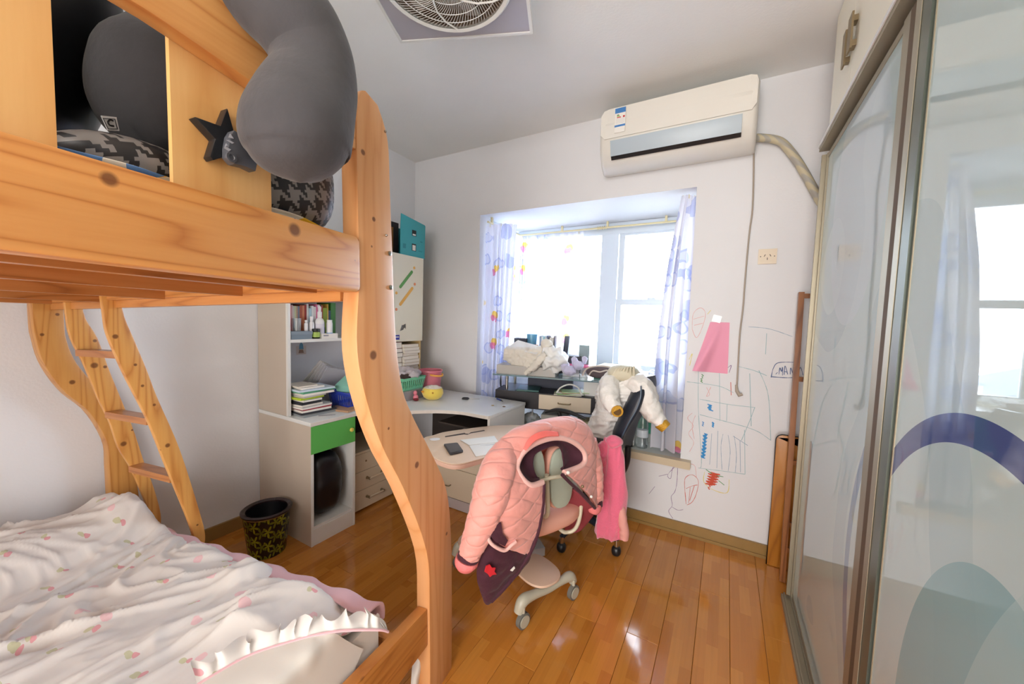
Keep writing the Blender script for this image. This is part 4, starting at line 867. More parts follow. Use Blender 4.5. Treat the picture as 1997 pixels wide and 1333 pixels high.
# far drawer unit under the back run
box('drawer_carcass', (-1.718, 1.998, .004), (-1.262, 2.37, .455), GREY_LAM, dk, .001)
box('plinth', (-1.715, 1.983, .004), (-1.262, 1.9975, .072), mat('grey plinth', (196, 186, 186), .5), dk, .001)
for k, (z0, z1, n_) in enumerate(((.285, .45, .36), (.078, .281, .165))):
    d = box('drawer', (-1.716, 1.981, z0), (-1.263, 1.9975, z1), CREAM, dk, .002)
    tube('drawer_handle', [(-1.64, 1.981, n_), (-1.636, 1.964, n_-.003), (-1.61, 1.960, n_-.003), (-1.584, 1.964, n_-.003), (-1.58, 1.981, n_)], .004, BRONZE, d, seg=8, n=14)
box('side_panel', (-1.260, 1.93, .002), (-1.243, 2.395, DZ-.0225), WHITE, dk, .002)
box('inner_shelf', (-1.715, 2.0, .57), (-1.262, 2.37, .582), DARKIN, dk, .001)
# hutch standing on the desk
hu = thing('desk_hutch', 'cream and white bookshelf hutch standing on the corner desk', 'bookshelf', (-2.3, 1.75, DZ))
HX = -2.165; HB = -2.483
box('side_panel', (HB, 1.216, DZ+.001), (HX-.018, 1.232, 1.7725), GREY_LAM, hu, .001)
box('panel_edge', (HX-.0175, 1.2155, DZ+.001), (HX, 1.2325, 1.7725), WHITE, hu, .001)
BKP = mat('hutch back panel', (236, 238, 248), .5)
box('back_panel', (HB, 1.233, DZ+.001), (HB+.008, 2.274, 2.0 if False else 1.772), BKP, hu, 0)
box('shelf', (HB+.009, 1.233, 1.137), (HX, 1.985, 1.155), WHITE, hu, .001)
box('shelf', (HB+.009, 1.233, 1.395), (HX, 1.985, 1.41), WHITE, hu, .001)
box('top_board', (HB, 1.233, 1.757), (HX, 2.292, 1.773), WHITE, hu, .001)
box('divider', (HB+.009, 1.985, DZ+.001), (HX-.002, 2.0, 1.756), WHITE, hu, .001)
box('side_panel', (HB, 2.276, DZ+.001), (HX-.004, 2.291, 1.756), mat('hutch wood edge', (214, 184, 128), .4), hu, .001)
box('cabinet_floor', (HB+.009, 2.001, 1.112), (HX-.004, 2.275, 1.126), WHITE, hu, .001)
hd = box('cabinet_door', (HX-.003, 1.90, 1.113), (HX+.013, 2.290, 1.772), mat('cream cabinet door', (232, 226, 206), .35), hu, .002)
def capsule(p, q, r, n=8):
    a = math.atan2(q[1]-p[1], q[0]-p[0]); return [(q[0]+r*math.cos(a-PI/2+PI*k/n), q[1]+r*math.sin(a-PI/2+PI*k/n)) for k in range(n+1)] + [(p[0]+r*math.cos(a+PI/2+PI*k/n), p[1]+r*math.sin(a+PI/2+PI*k/n)) for k in range(n+1)]
XD = -2.1515
SG, SO, SR = mat('sticker green', (98, 160, 88), .5), mat('sticker orange', (232, 176, 84), .5), mat('sticker coral', (220, 132, 84), .5)
def stick(pts, m): prism('door_sticker', pts, 'x', XD, XD+.0012, m, hd)
stick(capsule((2.047,1.527), (2.162,1.651), .012), SG); stick(capsule((2.049,1.396), (2.169,1.525), .012), SO)
for (c_, m_) in (((2.188,1.686), SO), ((2.196,1.56), SR), ((2.008,1.478), SO), ((2.009,1.356), SR)): stick(capsule(c_, (c_[0]+.0001, c_[1]), .011), m_)
GYM = mat('decal grey', (110, 108, 104), .5)
stick([(2.047,1.194), (2.067,1.241), (2.094,1.225), (2.079,1.202)], GYM); stick([(2.073,1.237), (2.104,1.249), (2.105,1.209)], GYM)
stick([(1.997,1.164), (2.043,1.165), (2.043,1.128), (1.998,1.129)], mat('sticker blue', (58, 56, 160), .5)); prism('sticker_dash', [(2.006,1.153), (2.036,1.152), (2.036,1.145), (2.006,1.145)], 'x', XD+.0013, XD+.002, PAPER, hd)
# drawing decal on the hutch back
XBK = HB+.0085
bq = box('back_sticker', (XBK, 1.445, 1.030), (XBK+.001, 1.512, 1.088), mat('decal cream', (224, 214, 214), .6), hu, 0)
prism('sticker_mark', [(1.460, 1.040), (1.496, 1.040), (1.490, 1.062), (1.465, 1.063)], 'x', XBK+.0011, XBK+.0018, mat('decal brown', (150, 124, 110), .6), bq)
prism('sticker_mark', [(1.463, 1.066), (1.494, 1.066), (1.490, 1.098), (1.478, 1.112), (1.466, 1.096)], 'x', XBK+.0011, XBK+.0018, mat('decal blue', (104, 160, 200), .6), bq)

# ------------------------------------------------------------------ small helpers for books, papers, bottles
def book(name, label, c, size, rz, col, group=None, rx=0, ry=0, page=(238, 232, 220), cat_='book'):
    """size (w, d, h); the spine is on the -x side, pages show elsewhere"""
    w_, d_, h_ = size; bm = bmesh.new(); t = min(.0025, min(size)*.18)
    flat = h_ <= min(w_, d_)
    if flat:
        bx(bm, (-w_/2, -d_/2, -h_/2), (w_/2, d_/2, -h_/2+t)); bx(bm, (-w_/2, -d_/2, h_/2-t), (w_/2, d_/2, h_/2)); bx(bm, (-w_/2, -d_/2, -h_/2+t), (-w_/2+t, d_/2, h_/2-t)); bx(bm, (-w_/2+t, -d_/2+.002, -h_/2+t), (w_/2-.002, d_/2-.002, h_/2-t), 1)
    else:   # standing, thin in y, spine faces +x
        bx(bm, (-w_/2, -d_/2, -h_/2), (w_/2, -d_/2+t, h_/2)); bx(bm, (-w_/2, d_/2-t, -h_/2), (w_/2, d_/2, h_/2)); bx(bm, (w_/2-t, -d_/2+t, -h_/2), (w_/2, d_/2-t, h_/2)); bx(bm, (-w_/2+.002, -d_/2+t, -h_/2+.002), (w_/2-t, d_/2-t, h_/2-.002), 1)
    bm.transform(Matrix.Rotation(rz, 4, 'Z') @ Matrix.Rotation(ry, 4, 'Y') @ Matrix.Rotation(rx, 4, 'X'))
    o = put(name, bm, [mat('cover %d %d %d' % col, col, .45), PG if page == (238, 232, 220) else mat('pages', page, .8)]); o.location = c
    return tag(o, label, cat_, group)
PG = mat('book pages', (238, 232, 220), .8)
# books standing on the hutch shelf (spines face the room)
row = [(.020, .21, (120, 170, 214), 'blue and white'), (.018, .20, (226, 120, 128), 'tall pink'), (.008, .20, (232, 196, 190), 'thin rose'), (.009, .195, (214, 208, 196), 'thin cream'), (.009, .195, (206, 206, 160), 'thin yellow-grey'), (.008, .195, (196, 160, 140), 'thin tan'), (.010, .195, (120, 126, 140), 'thin slate'), (.014, .20, (170, 76, 36), 'brown-red'), (.013, .20, (206, 130, 90), 'terracotta'), (.012, .205, (150, 40, 30), 'dark red'), (.012, .21, (214, 220, 222), 'pale grey'), (.018, .185, (174, 210, 228), 'light blue'), (.012, .20, (224, 226, 226), 'white'), (.014, .195, (214, 208, 206), 'off-white'), (.016, .21, (214, 110, 150), 'rose pink'), (.016, .21, (70, 66, 70), 'charcoal'), (.010, .205, (170, 60, 46), 'brick red'), (.030, .19, (140, 160, 40), 'olive green'), (.006, .215, (226, 190, 80), 'thin amber'), (.014, .175, (40, 60, 100), 'navy'), (.035, .225, (56, 120, 44), 'deep green')]
y = 1.238
for (t_, h_, c_, nm) in row:
    book('book', nm + ' book standing on the shelf under the bunk', (-2.31, y+t_/2, 1.1555+h_/2), (.15, t_, h_), 0, c_, 'books standing on the hutch shelf'); y += t_+.0012
# toiletries in front of them
BW = mat('bottle white', (228, 228, 230), .3); CLR = mat('clear plastic', (236, 240, 242), .1, trans=.85); BT = mat('bottle teal', (110, 160, 150), .3)
def shelf_thing(f): return f
ZS = 1.1555
t = thing('grey_box', 'flat blue-grey box at the left of the hutch shelf', 'box', (-2.205, 1.30, ZS)); box('box_body', (-2.232, 1.240, ZS), (-2.172, 1.365, ZS+.027), mat('blue grey card', (120, 134, 146), .6), t, .001); box('box_lid', (-2.235, 1.238, ZS+.0275), (-2.169, 1.367, ZS+.047), mat('blue grey card lid', (128, 142, 154), .6), t, .001)
t = thing('glass_cup', 'small clear glass on top of the flat grey box', 'glass', (-2.20, 1.285, ZS+.048)); lathe('cup_wall', [(0, .002), (.019, .002), (.021, .075), (.0225, .075), (.0205, 0), (0, 0)], (-2.2, 1.290, ZS+.0475), CLR, t, seg=20)
def bottle(label, x, y_, z, r, h_, m_, cap=None, capm=None, neck=.4, lab=None):
    t = thing('bottle', label, 'bottle', (x, y_, z), 'bottles on the hutch shelf')
    ch = h_*.22 if cap else 0
    lathe('bottle_body', [(0, 0), (r*.95, 0), (r, .004), (r, (h_-ch)*.80), (r*.85, (h_-ch)*.90), (r*neck, h_-ch), (0, h_-ch)], (x, y_, z), m_, t, seg=20)
    if cap: lathe('bottle_cap', [(0, ch), (r*cap*.9, ch), (r*cap, ch*.9), (r*cap, .0004), (0, .0004)], (x, y_, z+h_-ch), capm or BW, t, seg=16)
    if lab: lathe('bottle_label', [(r+.0004, h_*lab[0]), (r+.0004, h_*lab[1])], (x, y_, z), lab[2], t, seg=20)
    return t
bottle('small white bottle left of the pump bottles on the shelf', -2.20, 1.345, ZS+.0475, .011, .065, BW, .7)
bottle('white pump bottle with dropper top standing on the grey box', -2.188, 1.352, ZS+.0475, .0085, .05, BW, .8) if False else None
bottle('white round-shouldered bottle on the shelf', -2.21, 1.385, ZS, .017, .135, BW, .55)
t = bottle('large white lotion bottle with spray head', -2.20, 1.432, ZS, .026, .165, BW, .5, lab=(.15, .55, mat('label lilac', (214, 212, 224), .5)))
tube('spray_head', [(-2.20, 1.432, ZS+.160), (-2.20, 1.432, ZS+.19), (-2.195, 1.42, ZS+.203)], [.008, .010, .007], BW, t, seg=10)
bottle('white tube bottle with a blue band', -2.19, 1.492, ZS, .018, .115, BW, None, neck=.9, lab=(.02, .30, mat('label sky', (96, 160, 216), .5)))
bottle('small navy bottle behind the white tube bottle', -2.21, 1.466, ZS, .008, .10, mat('navy glass', (44, 56, 110), .2), .8, BLACKP)
t = thing('glass_jar', 'dark jar with green label on the shelf edge', 'jar', (-2.18, 1.390, ZS)); lathe('jar_body', [(0, 0), (.021, 0), (.023, .004), (.023, .045), (.021, .048), (0, .048)], (-2.183, 1.397, ZS), mat('dark green glass', (40, 52, 34), .12), t, seg=20); lathe('jar_lid', [(0, .012), (.022, .012), (.023, .010), (.023, 0), (0, 0)], (-2.183, 1.397, ZS+.0485), BLACKP, t, seg=20); lathe('jar_label', [(.0234, .01), (.0234, .04)], (-2.183, 1.397, ZS), mat('lime label', (160, 190, 90), .5), t, seg=20)
t = thing('white_box', 'long white card box lying on the shelf edge', 'box', (-2.18, 1.48, ZS)); box('box_body', (-2.205, 1.424, ZS), (-2.167, 1.535, ZS+.03), PAPER, t, .001); box('box_print', (-2.1668, 1.436, ZS+.014), (-2.1664, 1.47, ZS+.022), mat('print grey', (150, 152, 160), .6), t, 0)

# stack of exercise books and folders on the desk under the hutch shelf
rnd = random.Random(3)
st_ = [(.011, (150, 156, 158), 'grey bottom folder', .26, .23), (.010, (60, 60, 66), 'black folder', .24, .22), (.012, (236, 234, 230), 'white pad', .25, .22), (.006, (170, 50, 60), 'dark red booklet', .20, .20), (.010, (226, 226, 226), 'pale notebook', .22, .18), (.012, (226, 222, 214), 'cream notebook', .20, .16), (.020, (52, 52, 58), 'thick black case', .16, .13), (.010, (228, 228, 228), 'white exercise book', .23, .14), (.012, (190, 212, 60), 'lime green book', .22, .17), (.010, (200, 196, 190), 'grey magazine', .20, .15), (.013, (234, 232, 230), 'white thick pad', .23, .19), (.012, (104, 176, 140), 'mint green exercise book', .23, .21), (.010, (206, 222, 234), 'pale blue workbook', .22, .20), (.010, (238, 236, 232), 'white booklet', .19, .16), (.008, (216, 210, 196), 'beige top notebook', .18, .12)]
z = DZ+.0006
for k, (t_, c_, nm, d_, w_) in enumerate(st_):
    w_ *= rnd.uniform(.82, 1.12); yc = 1.240+w_/2+rnd.uniform(0, .022)
    book('exercise_book', nm + ' in the leaning pile on the desk under the hutch', (-2.175-(.01*(k % 3)), yc, z+t_/2), (d_*.85, w_, t_), rnd.uniform(-.10, .10), c_, 'pile of exercise books under the hutch', page=(c_ if k in (0, 1, 3, 6, 8, 9, 11, 12) else (238, 232, 220))); z += t_+.0006
bsk_m = mat('blue basket', (48, 70, 176), .35)
def basket(name, label, c, sx, sy, h_, m_, rz=0, slots=6, taper=.85, cat_='basket'):
    t = thing(name, label, cat_, c, rz=rz, local=True)
    bm = bmesh.new(); th = .0025
    def ring(k, z, ins): return [(s_[0]*(sx/2*k-ins), s_[1]*(sy/2*k-ins), z) for s_ in ((-1, -1), (1, -1), (1, 1), (-1, 1))]
    bx(bm, (-sx/2*taper, -sy/2*taper, 0), (sx/2*taper, sy/2*taper, th)); 
    put('basket_base', bm, m_, t); bm = bmesh.new()
    lo, hi = ring(taper, th, 0), ring(1, h_, 0)
    for k in range(4):
        a, b_, c2, d2 = Vector(lo[k]), Vector(lo[(k+1) % 4]), Vector(hi[(k+1) % 4]), Vector(hi[k])
        def P2(u, v): return (a.lerp(b_, u)).lerp(d2.lerp(c2, u), v)
        def quad(u0, u1, v0, v1): bm.faces.new([bm.verts.new(P2(*q)) for q in ((u0, v0), (u1, v0), (u1, v1), (u0, v1))])
        quad(0, 1, 0, .18); quad(0, 1, .80, 1)
        n2 = slots
        for s_ in range(n2+1):
            u0 = s_/n2-.28/n2; u1 = s_/n2+.28/n2; quad(max(0, u0), min(1, u1), .18, .80)
    bmesh.ops.remove_doubles(bm, verts=bm.verts, dist=1e-5); o = put('basket_wall', bm, m_, t); mo = o.modifiers.new('t', 'SOLIDIFY'); mo.thickness = .0025
    tube('basket_rim', [hi[0], hi[1], hi[2], hi[3]], .004, m_, t, seg=6, closed=True)
    return t
basket('blue_basket', 'blue plastic basket on the desk behind the bed post', (-2.14, 1.60, DZ+.001), .20, .17, .10, bsk_m, slots=9)
tag(obox('mint_box', (-2.12, 1.575, .855), (.10, .11, .055), .3, mat('mint card', (150, 214, 196), .5), None, .003, rx=.45), 'mint green box tilted on the blue basket', 'box')
pf = thing('paper_sheaf', 'sheaf of grey papers leaning on the hutch back behind the basket', 'papers', (-2.3, 1.53, .8))
for k in range(5): obox('paper_sheet', (-2.33+.018*k, 1.52+.004*k, .868-.006*k), (.004, .20-.01*k, .24), -.12, mat('sheet grey %d' % k, (206-8*k, 204-8*k, 204-6*k), .6), pf, .001, rx=-.5+.05*k, ry=.42)
tag(obox('brown_folder', (-2.08, 1.545, DZ+.006), (.17, .20, .010), .25, mat('kraft card', (190, 150, 116), .6), None, .001), 'brown card folder lying at the desk edge before the basket', 'folder')
tag(obox('long_ruler', (-2.02, 1.36, DZ+.0022), (.09, .012, .003), .9, mat('grey ruler', (150, 150, 156), .4), None, .0005), 'small grey ruler lying on the white desk top above the green drawer', 'ruler')
# black bag in the niche of the pedestal
nb = thing('black_bag', 'black plastic bag stuffed in the niche under the green drawer', 'bag', (-2.12, 1.35, .111))
blob('bag_body', (-2.10, 1.350, .312), (.14, .105, .188), BAG, nb, p=3.2, seg=40, ring=30, nz=(.012, 7, True))
# teal file box on the hutch
TEAL = mat('teal card', (64, 168, 178), .5); TEALD = mat('teal card dark', (30, 110, 122), .5)
fb = thing('file_box', 'teal open-topped file box on top of the hutch', 'file box', (-2.3, 2.15, 1.774))
BZ = 1.7745
prism('box_side', [(2.060, BZ), (2.322, BZ), (2.326, BZ+.262), (2.318, BZ+.270), (2.065, BZ+.303), (2.060, BZ+.18)], 'x', -2.176, -2.170, TEAL, fb, .001)
box('box_back', (-2.42, 2.318, BZ), (-2.177, 2.323, BZ+.262), TEAL, fb, .001); box('box_base', (-2.42, 1.93, BZ), (-2.177, 2.317, BZ+.004), TEALD, fb, .001)
prism('box_side', [(1.93, BZ+.005), (2.317, BZ+.005), (2.317, BZ+.262), (2.05, BZ+.24), (1.93, BZ+.21)], 'x', -2.42, -2.416, TEALD, fb, 0)
box('box_front', (-2.415, 1.93, BZ+.005), (-2.177, 1.934, BZ+.20), TEALD, fb, 0)
obox('kraft_insert', (-2.25, 2.00, BZ+.105), (.005, .12, .20), .0, mat('kraft insert', (170, 116, 66), .6), fb, 0)
for k in range(4): obox('file_sheet', (-2.28-.012*k, 2.05, BZ+.13), (.006, .18, .25), 0, mat('dark files', (48, 42, 48), .6), fb, 0)
for (y0, z0, z1) in ((2.178, BZ+.16, BZ+.205), (2.178, BZ+.045, BZ+.10)):
    wn = box('box_window', (-2.1698, y0, z0), (-2.1690, y0+.045, z1), BLACKP, fb, 0); box('window_paper', (-2.1689, y0+.006, z0+.004), (-2.1685, y0+.039, z0+.016 if z0 > BZ+.1 else z1-.01), PAPER, wn, 0)
box('box_mark', (-2.1698, 2.085, BZ+.05), (-2.1692, 2.115, BZ+.085), mat('teal print', (40, 140, 150), .5), fb, 0); box('box_mark', (-2.1698, 2.268, BZ+.125), (-2.1692, 2.292, BZ+.133), bpy.data.materials['teal print'], fb, 0); box('box_mark', (-2.1698, 2.25, BZ+.05), (-2.1692, 2.29, BZ+.056), bpy.data.materials['teal print'], fb, 0)
# magazines stacked under the cabinet
z = DZ+.0006; cols = [(96, 60, 52), (196, 176, 120), (90, 120, 120), (70, 60, 66), (176, 172, 166), (150, 140, 130), (200, 180, 150), (110, 112, 118), (186, 170, 160), (150, 60, 60)]
nmz = ['dark brown', 'ochre', 'teal grey', 'charcoal', 'silver grey', 'taupe', 'sand', 'slate', 'pinkish grey', 'brick red']
for k, c_ in enumerate(cols):
    t_ = .030+.006*((k*7) % 4); book('magazine', nmz[k] + ' magazine in the left stack under the sticker cabinet', (-2.28+.006*((k*5) % 3), 2.055+.003*((k*3) % 3), z+t_/2), (.20, .085, t_), 0, c_, 'left stack of magazines under the cabinet'); z += t_+.0006
z = DZ+.0006
for k in range(16):
    t_ = .0200+.002*((k*5) % 4); book('magazine', 'pale magazine in the right stack under the sticker cabinet', (-2.27+.005*((k*7) % 4), 2.185+.003*((k*5) % 3)-.002, z+t_/2), (.20, .165, t_), 0, ((222, 214, 200) if k % 3 else (212, 196, 170)), 'right stack of pale magazines under the cabinet'); z += t_+.0006
# things at the far corner of the desk
GB = mat('mint basket', (120, 200, 160), .35)
pb = thing('plastic_case', 'clear plastic case full of pens under the green basket', 'case', (-2.03, 1.99, DZ))
CASE = mat('smoky clear plastic', (196, 196, 200), .15, trans=.5); box('case_body', (-2.13, 1.875, DZ+.001), (-1.93, 2.12, DZ+.060), CASE, pb, .008); box('case_lid', (-2.135, 1.87, DZ+.061), (-1.925, 2.125, DZ+.070), CASE, pb, .004)
for k, (c_, dy) in enumerate((((180, 40, 70), .02), ((60, 60, 70), .05), ((190, 190, 200), .09))): tube('pen', [(-2.10, 1.90+dy, DZ+.03), (-1.95, 1.93+dy, DZ+.03)], .004, mat('pen %d' % k, c_, .3), pb, seg=8)
gbk = basket('green_basket', 'mint green basket of cloths on top of the clear case', (-2.03, 1.99, DZ+.0712), .19, .23, .085, GB, .05, slots=10)
cl_ = thing('grey_cloths', 'grey and white cloths heaped in the green basket', 'cloth', (-2.03, 1.99, DZ+.16))
CG = mat('grey cloth', (196, 188, 192), .85); blob('cloth', (-2.06, 2.02, DZ+.165), (.10, .11, .045), CG, cl_, nz=(.035, 16)); blob('cloth', (-2.01, 1.95, DZ+.150), (.05, .07, .03), mat('dark cloth', (70, 56, 54), .8), cl_, nz=(.02, 20)); blob('cloth', (-1.99, 2.01, DZ+.168), (.055, .045, .03), CG, cl_, nz=(.02, 20))
pkb = thing('pink_bucket', 'pink plastic bucket with orange handle against the back wall', 'bucket', (-2.03, 2.26, DZ)); PB = mat('pink plastic', (226, 130, 146), .3)
lathe('bucket_wall', [(0, .002), (.078, .002), (.092, .165), (.099, .168), (.099, .178), (.090, .176), (.076, .006), (0, .006)], (-2.03, 2.255, DZ+.0005), PB, pkb, seg=32)
tube('bucket_handle', [(-1.965, 2.185, DZ+.15), (-1.925, 2.20, DZ+.145), (-1.905, 2.25, DZ+.142), (-1.93, 2.285, DZ+.15)], .0075, mat('orange plastic', (240, 170, 70), .35), pkb, seg=8, n=16)
yb_ = thing('yellow_plush', 'yellow plush bowl-shaped toy on the corner desk', 'plush toy', (-1.83, 2.08, DZ)); YM = mat('yellow plush', (236, 208, 90), .9, sheen=.5, bump=.2, bscale=90)
lathe('toy_body', [(0, .001), (.045, .002), (.068, .018), (.080, .045), (.077, .070), (.066, .084), (.055, .080), (.0, .066)], (0, 0, 0), YM, yb_, seg=32, M=Matrix.Translation((-1.835, 2.07, DZ)) @ Matrix.Scale(.92, 4, (0, 1, 0)))
blob('toy_rim', (-1.84, 2.08, DZ+.080), (.062, .058, .014), mat('white fleece', (236, 228, 216), .9), yb_, nz=(.012, 22))
blob('toy_beak', (-1.865, 1.996, DZ+.062), (.012, .008, .007), mat('orange felt', (222, 150, 50), .8), yb_); blob('toy_eye', (-1.785, 2.014, DZ+.060), (.006, .006, .006), mat('brown felt', (190, 130, 50), .8), yb_)
pt = thing('pink_toy', 'small pink and red toy in front of the yellow plush', 'toy', (-1.885, 1.965, DZ)); blob('toy_body', (-1.90, 1.965, DZ+.022), (.020, .018, .0205), PB, pt); blob('toy_foot', (-1.888, 1.955, DZ+.0105), (.022, .018, .010), mat('dark red plastic', (130, 30, 44), .4), pt); blob('toy_head', (-1.915, 1.975, DZ+.050), (.014, .014, .018), PB, pt)
t = thing('clear_cup', 'clear plastic cup in front of the pink bucket', 'cup', (-1.95, 1.94, DZ)); lathe('cup_wall', [(0, .002), (.018, .002), (.023, .065), (.0245, .065), (.0195, .0006), (0, .0006)], (-1.955, 1.925, DZ), CLR, t, seg=20)
t = thing('scissors', 'black scissors lying on the white desk', 'scissors', (-1.62, 2.23, DZ), rz=.55, local=True)
for s_ in (-1, 1):
    tube('scissor_handle', [(.022*math.cos(a)-.03, s_*.014+.010*math.sin(a), .0055) for a in [2*PI*k/14 for k in range(14)]], .0045, BLACKP, t, seg=6, closed=True)
box('scissor_blade', (-.005, -.004, .002), (.075, .004, .005), STEEL, t, .001)
t = thing('blue_pen', 'blue pen lying at the back of the white desk end', 'pen', (-1.42, 2.33, DZ), rz=-.5, local=True); tube('pen_barrel', [(-.04, 0, .006), (.02, 0, .006)], .0055, BLUE, t, seg=8); tube('pen_tip', [(.0205, 0, .006), (.05, 0, .004)], [.004, .0015], BLACKP, t, seg=8)
for k, (px, lb) in enumerate((((-1.377, 2.17), 'gold coin left of the other on the desk end'), ((-1.295, 2.185), 'bronze coin nearest the desk end'))):
    tag(lathe('coin', [(0, 0), (.010, 0), (.010, .0018), (0, .0018)], (px[0], px[1], DZ+.0005), mat('coin %d' % k, ((200, 160, 60), (130, 84, 40))[k], .3, metal=.8), None, seg=16), lb, 'coin', 'coins on the desk')
# waste bin
bn = thing('waste_bin', 'black waste bin printed with yellow-green flowers beside the desk', 'waste bin', (-2.13, 1.10, 0))
m, nt, b = nodes('flower print bin'); tc = N(nt, 'ShaderNodeTexCoord'); sp = N(nt, 'ShaderNodeSeparateXYZ'); L(nt, tc.outputs['Object'], sp.inputs[0])
ang = math_n(nt, 'ARCTAN2', math_n(nt, 'SUBTRACT', sp.outputs[1], 1.075), math_n(nt, 'SUBTRACT', sp.outputs[0], -2.125))
def flowers(k, ofs, su, sv):
    u = math_n(nt, 'ADD', math_n(nt, 'MULTIPLY', ang, su), ofs); v = math_n(nt, 'ADD', math_n(nt, 'MULTIPLY', sp.outputs[2], sv), math_n(nt, 'MULTIPLY', math_n(nt, 'FLOOR', u), .43))
    fu = math_n(nt, 'SUBTRACT', math_n(nt, 'FRACT', u), .5); fv = math_n(nt, 'SUBTRACT', math_n(nt, 'FRACT', v), .5)
    r_ = math_n(nt, 'SQRT', math_n(nt, 'ADD', math_n(nt, 'MULTIPLY', fu, fu), math_n(nt, 'MULTIPLY', fv, fv))); th = math_n(nt, 'ARCTAN2', fv, fu)
    pet = math_n(nt, 'ADD', .25, math_n(nt, 'MULTIPLY', math_n(nt, 'COSINE', math_n(nt, 'ADD', math_n(nt, 'MULTIPLY', th, 5.0), k)), .19)); return math_n(nt, 'LESS_THAN', r_, pet)
c_ = over(nt, (26, 22, 20), flowers(1.0, .2, 1.6, 12.5), (132, 132, 26)); c_ = over(nt, c_, flowers(3.0, .68, 1.6, 12.5), (100, 104, 24)); L(nt, c_, b.inputs['Base Color']); b.inputs['Roughness'].default_value = .22
lathe('bin_wall', [(0, .002), (.088, .001), (.090, .006), (.112, .225), (.109, .225), (.086, .008), (0, .008)], (-2.125, 1.075, 0), m, bn, seg=44)
lathe('gold_band', [(.1125, .222), (.1145, .225), (.1125, .228)], (-2.125, 1.075, 0), mat('gold band', (176, 146, 70), .25, metal=.8), bn, seg=44)
lathe('bin_rim', [(.1135, .2285), (.121, .231), (.122, .240), (.113, .246), (.098, .238), (.097, .231), (.108, .229)], (-2.125, 1.075, 0), mat('bin rim', (44, 28, 30), .25), bn, seg=44)
bl = lathe('bin_liner', [(.1055, .232), (.100, .19), (.082, .10), (.03, .05), (0, .045)], (-2.125, 1.075, 0), BAG, bn, seg=44)

# ------------------------------------------------------------------ children's study table
KB = mat('pale maple laminate', (228, 202, 176), .35, var=.05, vscale=12); KE = mat('pink beige edge', (222, 184, 164), .45); LG = mat('light grey metal', (190, 192, 196), .35)
kt = thing('study_table', 'small pale maple study table with rounded corners beside the pink jacket', 'table', (-1.08, 1.62, 0))
ol = [(-1.372,1.47), (-1.406,1.53), (-1.394,1.583), (-1.384,1.66), (-1.325,1.776), (-1.255,1.891), (-1.203,1.956), (-1.10, 2.04), (-1.02, 2.06), (-.93, 2.02), (-.84, 1.93), (-.80, 1.85), (-.82, 1.76), (-1.009,1.726), (-0.9641,1.585), (-0.9682,1.488), (-0.9887,1.411), (-1.015,1.348), (-1.057,1.319), (-1.128,1.323), (-1.212,1.353), (-1.3,1.405)]
ol = [(p.x, p.y) for p in cat([(*q, 0) for q in ol], 90, True)]
prism('table_top', ol, 'z', .644, .650, KB, kt, .002); prism('top_edge', [(x+.001*0, y) for x, y in ol], 'z', .622, .6435, KE, kt, .004)
gr = prism('pen_groove', [(-1.328,1.606), (-1.276,1.717), (-1.263,1.709), (-1.246,1.715), (-1.253,1.745), (-1.216,1.827), (-1.202,1.818), (-1.242,1.73), (-1.242,1.7), (-1.262,1.692), (-1.316,1.592)], 'z', .6502, .6508, mat('groove dark', (60, 50, 46), .6), kt)
lathe('table_button', [(0, .003), (.016, .003), (.022, .0015), (.022, .0003), (0, .0003)], (0, 0, 0), BW, kt, seg=24, M=Matrix.Translation((-1.339,1.534,0.65)) @ Matrix.Rotation(.7, 4, 'Z') @ Matrix.Scale(1.3, 4, (1, 0, 0)))
box('table_column', (-.975, 1.90, .05), (-.915, 1.96, .60), LG, kt, .008); obox('top_bracket', (-1.04, 1.76, .607), (.50, .10, .026), .83, LG, kt, .004)
obox('column_foot', (-.945, 1.93, .025), (.30, .08, .046), .83+PI/2, LG, kt, .010); obox('top_brace', (-1.055, 1.66, .595), (.05, .28, .03), .83, LG, kt, .004)
ph = thing('mobile_phone', 'dark grey mobile phone lying on the study table', 'phone', (-1.151,1.462,0.6505))
def flatq(name, pts, z0, z1, m, par, bev=.001): return prism(name, pts, 'z', z0, z1, m, par, bev)
q = [(-1.236,1.484), (-1.192,1.543), (-1.089,1.46), (-1.116,1.391)]
qq = []
for i in range(4):
    a, b_, c_ = Vector(q[i-1]), Vector(q[i]), Vector(q[(i+1) % 4]); 
    for t in (0, .5, 1): d1 = (a-b_).normalized()*.008; d2 = (c_-b_).normalized()*.008; qq.append(tuple((b_+d1).lerp(b_+d2, t).lerp(b_, .35 if t == .5 else 0)))
flatq('phone_case', qq, .6505, .6595, mat('phone case', (58, 56, 58), .45), ph, .002); 
ctr = Vector(((q[0][0]+q[2][0])/2, (q[0][1]+q[2][1])/2)); flatq('phone_back', [tuple(ctr.lerp(Vector(p), .86)) for p in qq], .6596, .6602, mat('phone back', (70, 68, 70), .3), ph, 0)
nbk = thing('open_notebook', 'open white notebook lying on the study table', 'notebook', (-1.054,1.592,0.651))
flatq('page', [(-1.213,1.596), (-1.101,1.761), (-1.027,1.686), (-1.126,1.557)], .6505, .6545, PAPER, nbk, .001)
flatq('page', [(-1.124,1.554), (-1.025,1.682), (-0.9156,1.594), (-1.006,1.448)], .6505, .6535, PAPER, nbk, .001)
for k in range(4): flatq('ruled_line', [(lambda a, b_: a+(b_-a)*1)(*(0, 0)) or p for p in ()] or [(-1.075+.018*k, 1.585+.02*k), (-1.035+.018*k, 1.62+.02*k), (-1.034+.018*k, 1.619+.02*k), (-1.074+.018*k, 1.584+.02*k)], .6546, .6549, mat('pencil line', (186, 186, 190), .7), nbk, 0)

